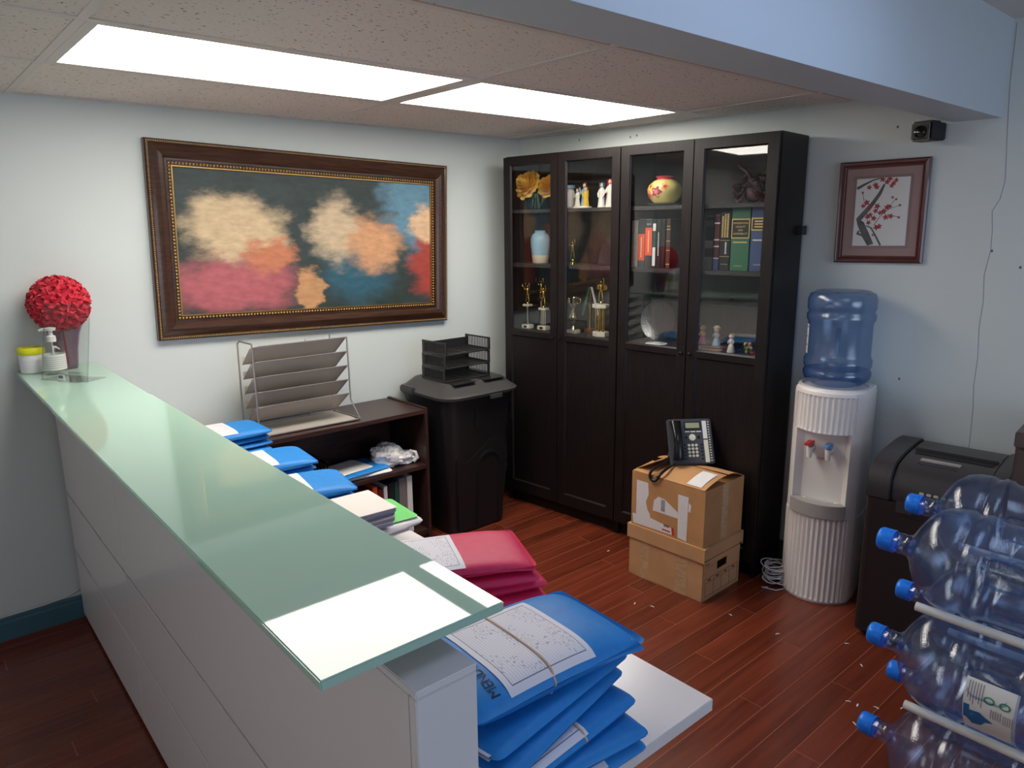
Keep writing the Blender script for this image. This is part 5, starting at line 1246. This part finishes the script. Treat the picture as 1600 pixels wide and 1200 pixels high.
for i in range(26):
    a = i * 2.4; z = .02 + .09 * (i / 26); e = rn.uniform(.075, .10); M = T((.02 * cos(a), .02 * sin(a), z)) @ Matrix.Rotation(a, 4, 'Z') @ RY(rn.uniform(-50, 20))
    lf = MB().grid(lambda u, v: (e * u, (v - .5) * .026 * sin(pi * min(.98, u + .04)), .008 * sin(3 * u) + .006 * abs(v - .5)), 5, 2, M); lf.uv = {}; lf.build('leaf', 'dried_mauve' if i % 3 else 'leaf_green', df, smooth=60)
MB().sphere((0, 0, .05), .05, 14, 9).build('core', 'dried_mauve', df, smooth=80)
# --- books, cabinet two, second shelf (left door)
def cbook(label, u, th, h, m, **k):
    return book(label, cabM(u, .075, ZS2), CRZ, th, h, .17, m, group='law books in the second cabinet', **k)
u = .822
sp = cbook('thick cream comb-bound report at the left end of the books', u, .034, .232, 'folder_white', pages=False)
for k in range(20): MB().tube([(-.0005, -.002, .006 + k * .0115), (.017, -.004, .009 + k * .0115), (.0345, -.002, .006 + k * .0115)], .0022, 5).build('comb_ring', 'vase_cream', sp)
cbook('charcoal book with an orange spine label set low', .858, .040, .236, 'book_charcoal', bands=[(.035, .165, 'book_orange')])
b2_ = cbook('charcoal book with an orange spine label set high', .9, .040, .236, 'book_charcoal', bands=[(.06, .195, 'book_orange')])
M_ = frame_M((.02, -.0009, .212), (1, 0, 0), (0, 0, 1)); text('2014', .012, M_, 'paper_white', b2_)
cbook('slim dark green book with white lettering', .943, .018, .234, 'book_teal', bands=[(.01, .10, 'paper_white'), (.18, .215, 'paper_white')])
cbook('black book with a thin white spine title', .963, .028, .234, 'book_black')
cbook('second black book without title', .993, .020, .232, 'book_black')
cbook('old brown leather book with gold bands on the spine', 1.02, .022, .236, 'book_brown', bands=[(.018, .022, 'gold_print'), (.085, .088, 'gold_print'), (.13, .133, 'gold_print'), (.185, .189, 'gold_print'), (.2, .203, 'gold_print')])
# thin white spine titles as printed strokes
for bo in list(bpy.data.objects):
    if bo.get('label') in ('black book with a thin white spine title', 'charcoal book with an orange spine label set low', 'charcoal book with an orange spine label set high'):
        th = .028 if 'thin' in bo['label'] else .040; rn = random.Random(4); z = .05; mb = MB(); zt = .17 if 'thin' in bo['label'] else (.15 if 'low' in bo['label'] else .18); z = .06 if 'low' not in bo['label'] else .05
        if 'high' in bo['label']: z = .075
        while z < zt:
            l = rn.uniform(.004, .009); mb.box(th / 2 - .0022, th / 2 + .0022, -.0013, -.0007, z, z + l); z += l + .0018
        mb.build('spine_title', 'paper_white', bo)
# right door
cbook('tall grey and black banded reporter volume at the left of the right-hand books', 1.228, .042, .245, 'book_black', bands=[(.0, .06, 'book_gray'), (.10, .135, 'book_gray'), (.2, .225, 'book_charcoal')])
bm = cbook('narrow maroon and blue volume with pale bands', 1.273, .028, .25, 'book_maroon', bands=[(0, .05, 'book_blue'), (.052, .057, 'paper_white'), (.105, .112, 'paper_white'), (.135, .142, 'paper_white'), (.21, .217, 'paper_white')])
bk_ = cbook('black volume with gold titles and gold rules', 1.304, .050, .262, 'book_black', bands=[(.062, .064, 'gold_print'), (.135, .137, 'gold_print')])
rn = random.Random(6)
for k, (xx, z0, z1, mm) in enumerate(((.036, .15, .25, 'gold_print'), (.0235, .15, .25, 'gold_print'), (.011, .15, .24, 'gold_print'), (.03, .075, .125, 'paper_white'))):
    z = z0; mb = MB()
    while z < z1:
        l = rn.uniform(.004, .008); mb.box(xx - .004, xx + .004, -.0013, -.0007, z, z + l); z += l + .002
    mb.build('spine_title', mm, bk_)
text('CARSWELL', .0075, frame_M((.025, -.0009, .028), (1, 0, 0), (0, 0, 1)), 'gold_print', bk_)
bgn = cbook('thick green volume with a gold-framed black spine panel', 1.358, .088, .282, 'book_green', bands=[(.145, .232, 'gold_print')])
MB().box(.005, .083, -.0010, -.0007, .150, .227).build('spine_panel', 'book_black', bgn)
for k, s in enumerate(('IMMIGRATION', 'LEGALITY', 'AND', 'ADMISSIBILITY')): text(s, .0118, frame_M((.044, -.0012, .212 - k * .0155), (1, 0, 0), (0, 0, 1)), 'gold_print', bgn, sx=.92)
MB().box(.010, .078, -.0012, -.0004, .125, .131).build('spine_title', 'gold_print', bgn); text('CARSWELL', .0085, frame_M((.04, -.0009, .022), (1, 0, 0), (0, 0, 1)), 'gold_print', bgn)
bbl = cbook('thick blue volume with a gold-framed spine panel next to the green one', 1.452, .085, .282, 'book_blue', bands=[(.18, .235, 'gold_print')])
MB().box(.005, .08, -.0010, -.0007, .185, .230).build('spine_panel', 'book_black', bbl)
for k in range(3): MB().box(.015, .07, -.0014, -.001, .193 + k * .012, .199 + k * .012).build('spine_title', 'gold_print', bbl)
MB().box(.01, .06, -.0009, -.0004, .135, .141).build('spine_title', 'paper_white', bbl); text('CARSWELL', .0085, frame_M((.038, -.0009, .03), (1, 0, 0), (0, 0, 1)), 'paper_white', bbl)
# --- bottom shelf cabinet two
do_ = MB().lathe([(.0, .0), (.052, .0), (.055, .0015), (.0, .003)], 40).build('white_doily', 'paper_white', None, smooth=50); do_.location = cabM(.968, .10, ZS3); tag(do_, 'round white doily under the crystal plate', 'doily')
cp2 = citem('crystal_plate', 'cut crystal plate standing upright on a clear stand', 'plate', .965, .115, ZS3 + .0035)
MB().lathe([(.0, .004), (.05, .003), (.085, .010), (.096, .016), (.098, .019), (.086, .015), (.05, .008), (.0, .009)], 40, M=T((0, .012, .112)) @ RX(80), caps=False).build('plate', 'crystal', cp2, smooth=40)
MB().lathe([(.096, .016), (.100, .018), (.098, .022)], 40, M=T((0, .012, .112)) @ RX(80), caps=False).build('rim', 'crystal', cp2, smooth=20)
for s in (-1, 1): MB().tube([(s * .03, .02, .001), (s * .03, -.02, .001), (s * .03, -.024, .026)], .0035, 8).tube([(s * .03, .02, .001), (s * .03, .03, .06)], .0035, 8).build('stand_leg', 'crystal', cp2, smooth=60)
wb = citem('wicker_base', 'small oval brown wicker stand carrying the little dolls', 'stand', 1.285, .10, ZS3)
MB().lathe([(.062, 0), (.066, .006), (.062, .016), (.066, .022), (.06, .024)], 30, M=Matrix.Diagonal((1.15, .62, 1, 1))).build('basket', 'wicker', wb, smooth=30)
MB().tube([(.066 * 1.15 * cos(2 * pi * k / 30), .066 * .62 * sin(2 * pi * k / 30), .022) for k in range(30)], .004, 6, closed=True).build('rim', 'wicker', wb, smooth=60)
for i, (du, dz, lab, rb) in enumerate(((-.045, .0245, 'little doll in a pink skirt and yellow top on the wicker stand', 'porcelain_pink'), (.028, .0245, 'little doll in a pale blue dress on the wicker stand', 'porcelain_blue'), (.105, .0, 'little pale doll standing right of the wicker stand', 'porcelain_white'))):
    d_ = citem('doll', lab, 'doll', 1.27 + du, .10, ZS3 + dz, 'little dolls in the second cabinet')
    MB().lathe([(.019, 0), (.020, .004), (.012, .034), (.008, .04)], 18).build('skirt', rb, d_, smooth=60)
    MB().lathe([(.008, .0402), (.011, .052), (.009, .062), (.005, .065)], 14).build('bodice', 'porcelain_yellow' if i == 0 else rb, d_, smooth=60)
    for s in (-1, 1): MB().tube([(s * .009, 0, .06), (s * .015, -.003, .05), (s * .012, -.009, .042)], .0032, 7).build('arm', 'porcelain_skin', d_, smooth=70)
    MB().sphere((0, 0, .076), .0125, 14, 9).build('head', 'porcelain_skin', d_, smooth=80)
    MB().sphere((0, .0028, .0795), .0135, 14, 9, (1.05, .95, .95)).build('hair', 'porcelain_yellow' if i == 0 else 'porcelain_hair', d_, smooth=80)
    if i == 1: MB().lathe([(.02, .0), (.012, .004), (.011, .011), (.0, .013)], 18, c=(0, .002, .085)).build('hat', 'vase_cream', d_, smooth=50)
jr = citem('glass_jar', 'small glass jar with yellow and red sweets on the bottom shelf', 'jar', 1.46, .12, ZS3)
MB().lathe([(.028, 0), (.038, .012), (.04, .035), (.034, .055), (.032, .07)], 24, caps=False).build('bowl', 'clear_glass', jr, smooth=60)
rn = random.Random(8)
for k in range(14): MB().sphere((rn.uniform(-.02, .02), rn.uniform(-.02, .02), .008 + .018 * (k % 3)), .009, 8, 6).build('sweet', ['lid_yellow', 'floral_orange', 'label_green', 'porcelain_red'][k % 4], jr, smooth=80)
# shelf pegs down the inside of the right-hand cabinet
for k in range(5): MB().box(.019, .023, .07, .12, 1.09 + k * .035, 1.094 + k * .035).build('shelf_runner', 'black_plastic', CABS[1])
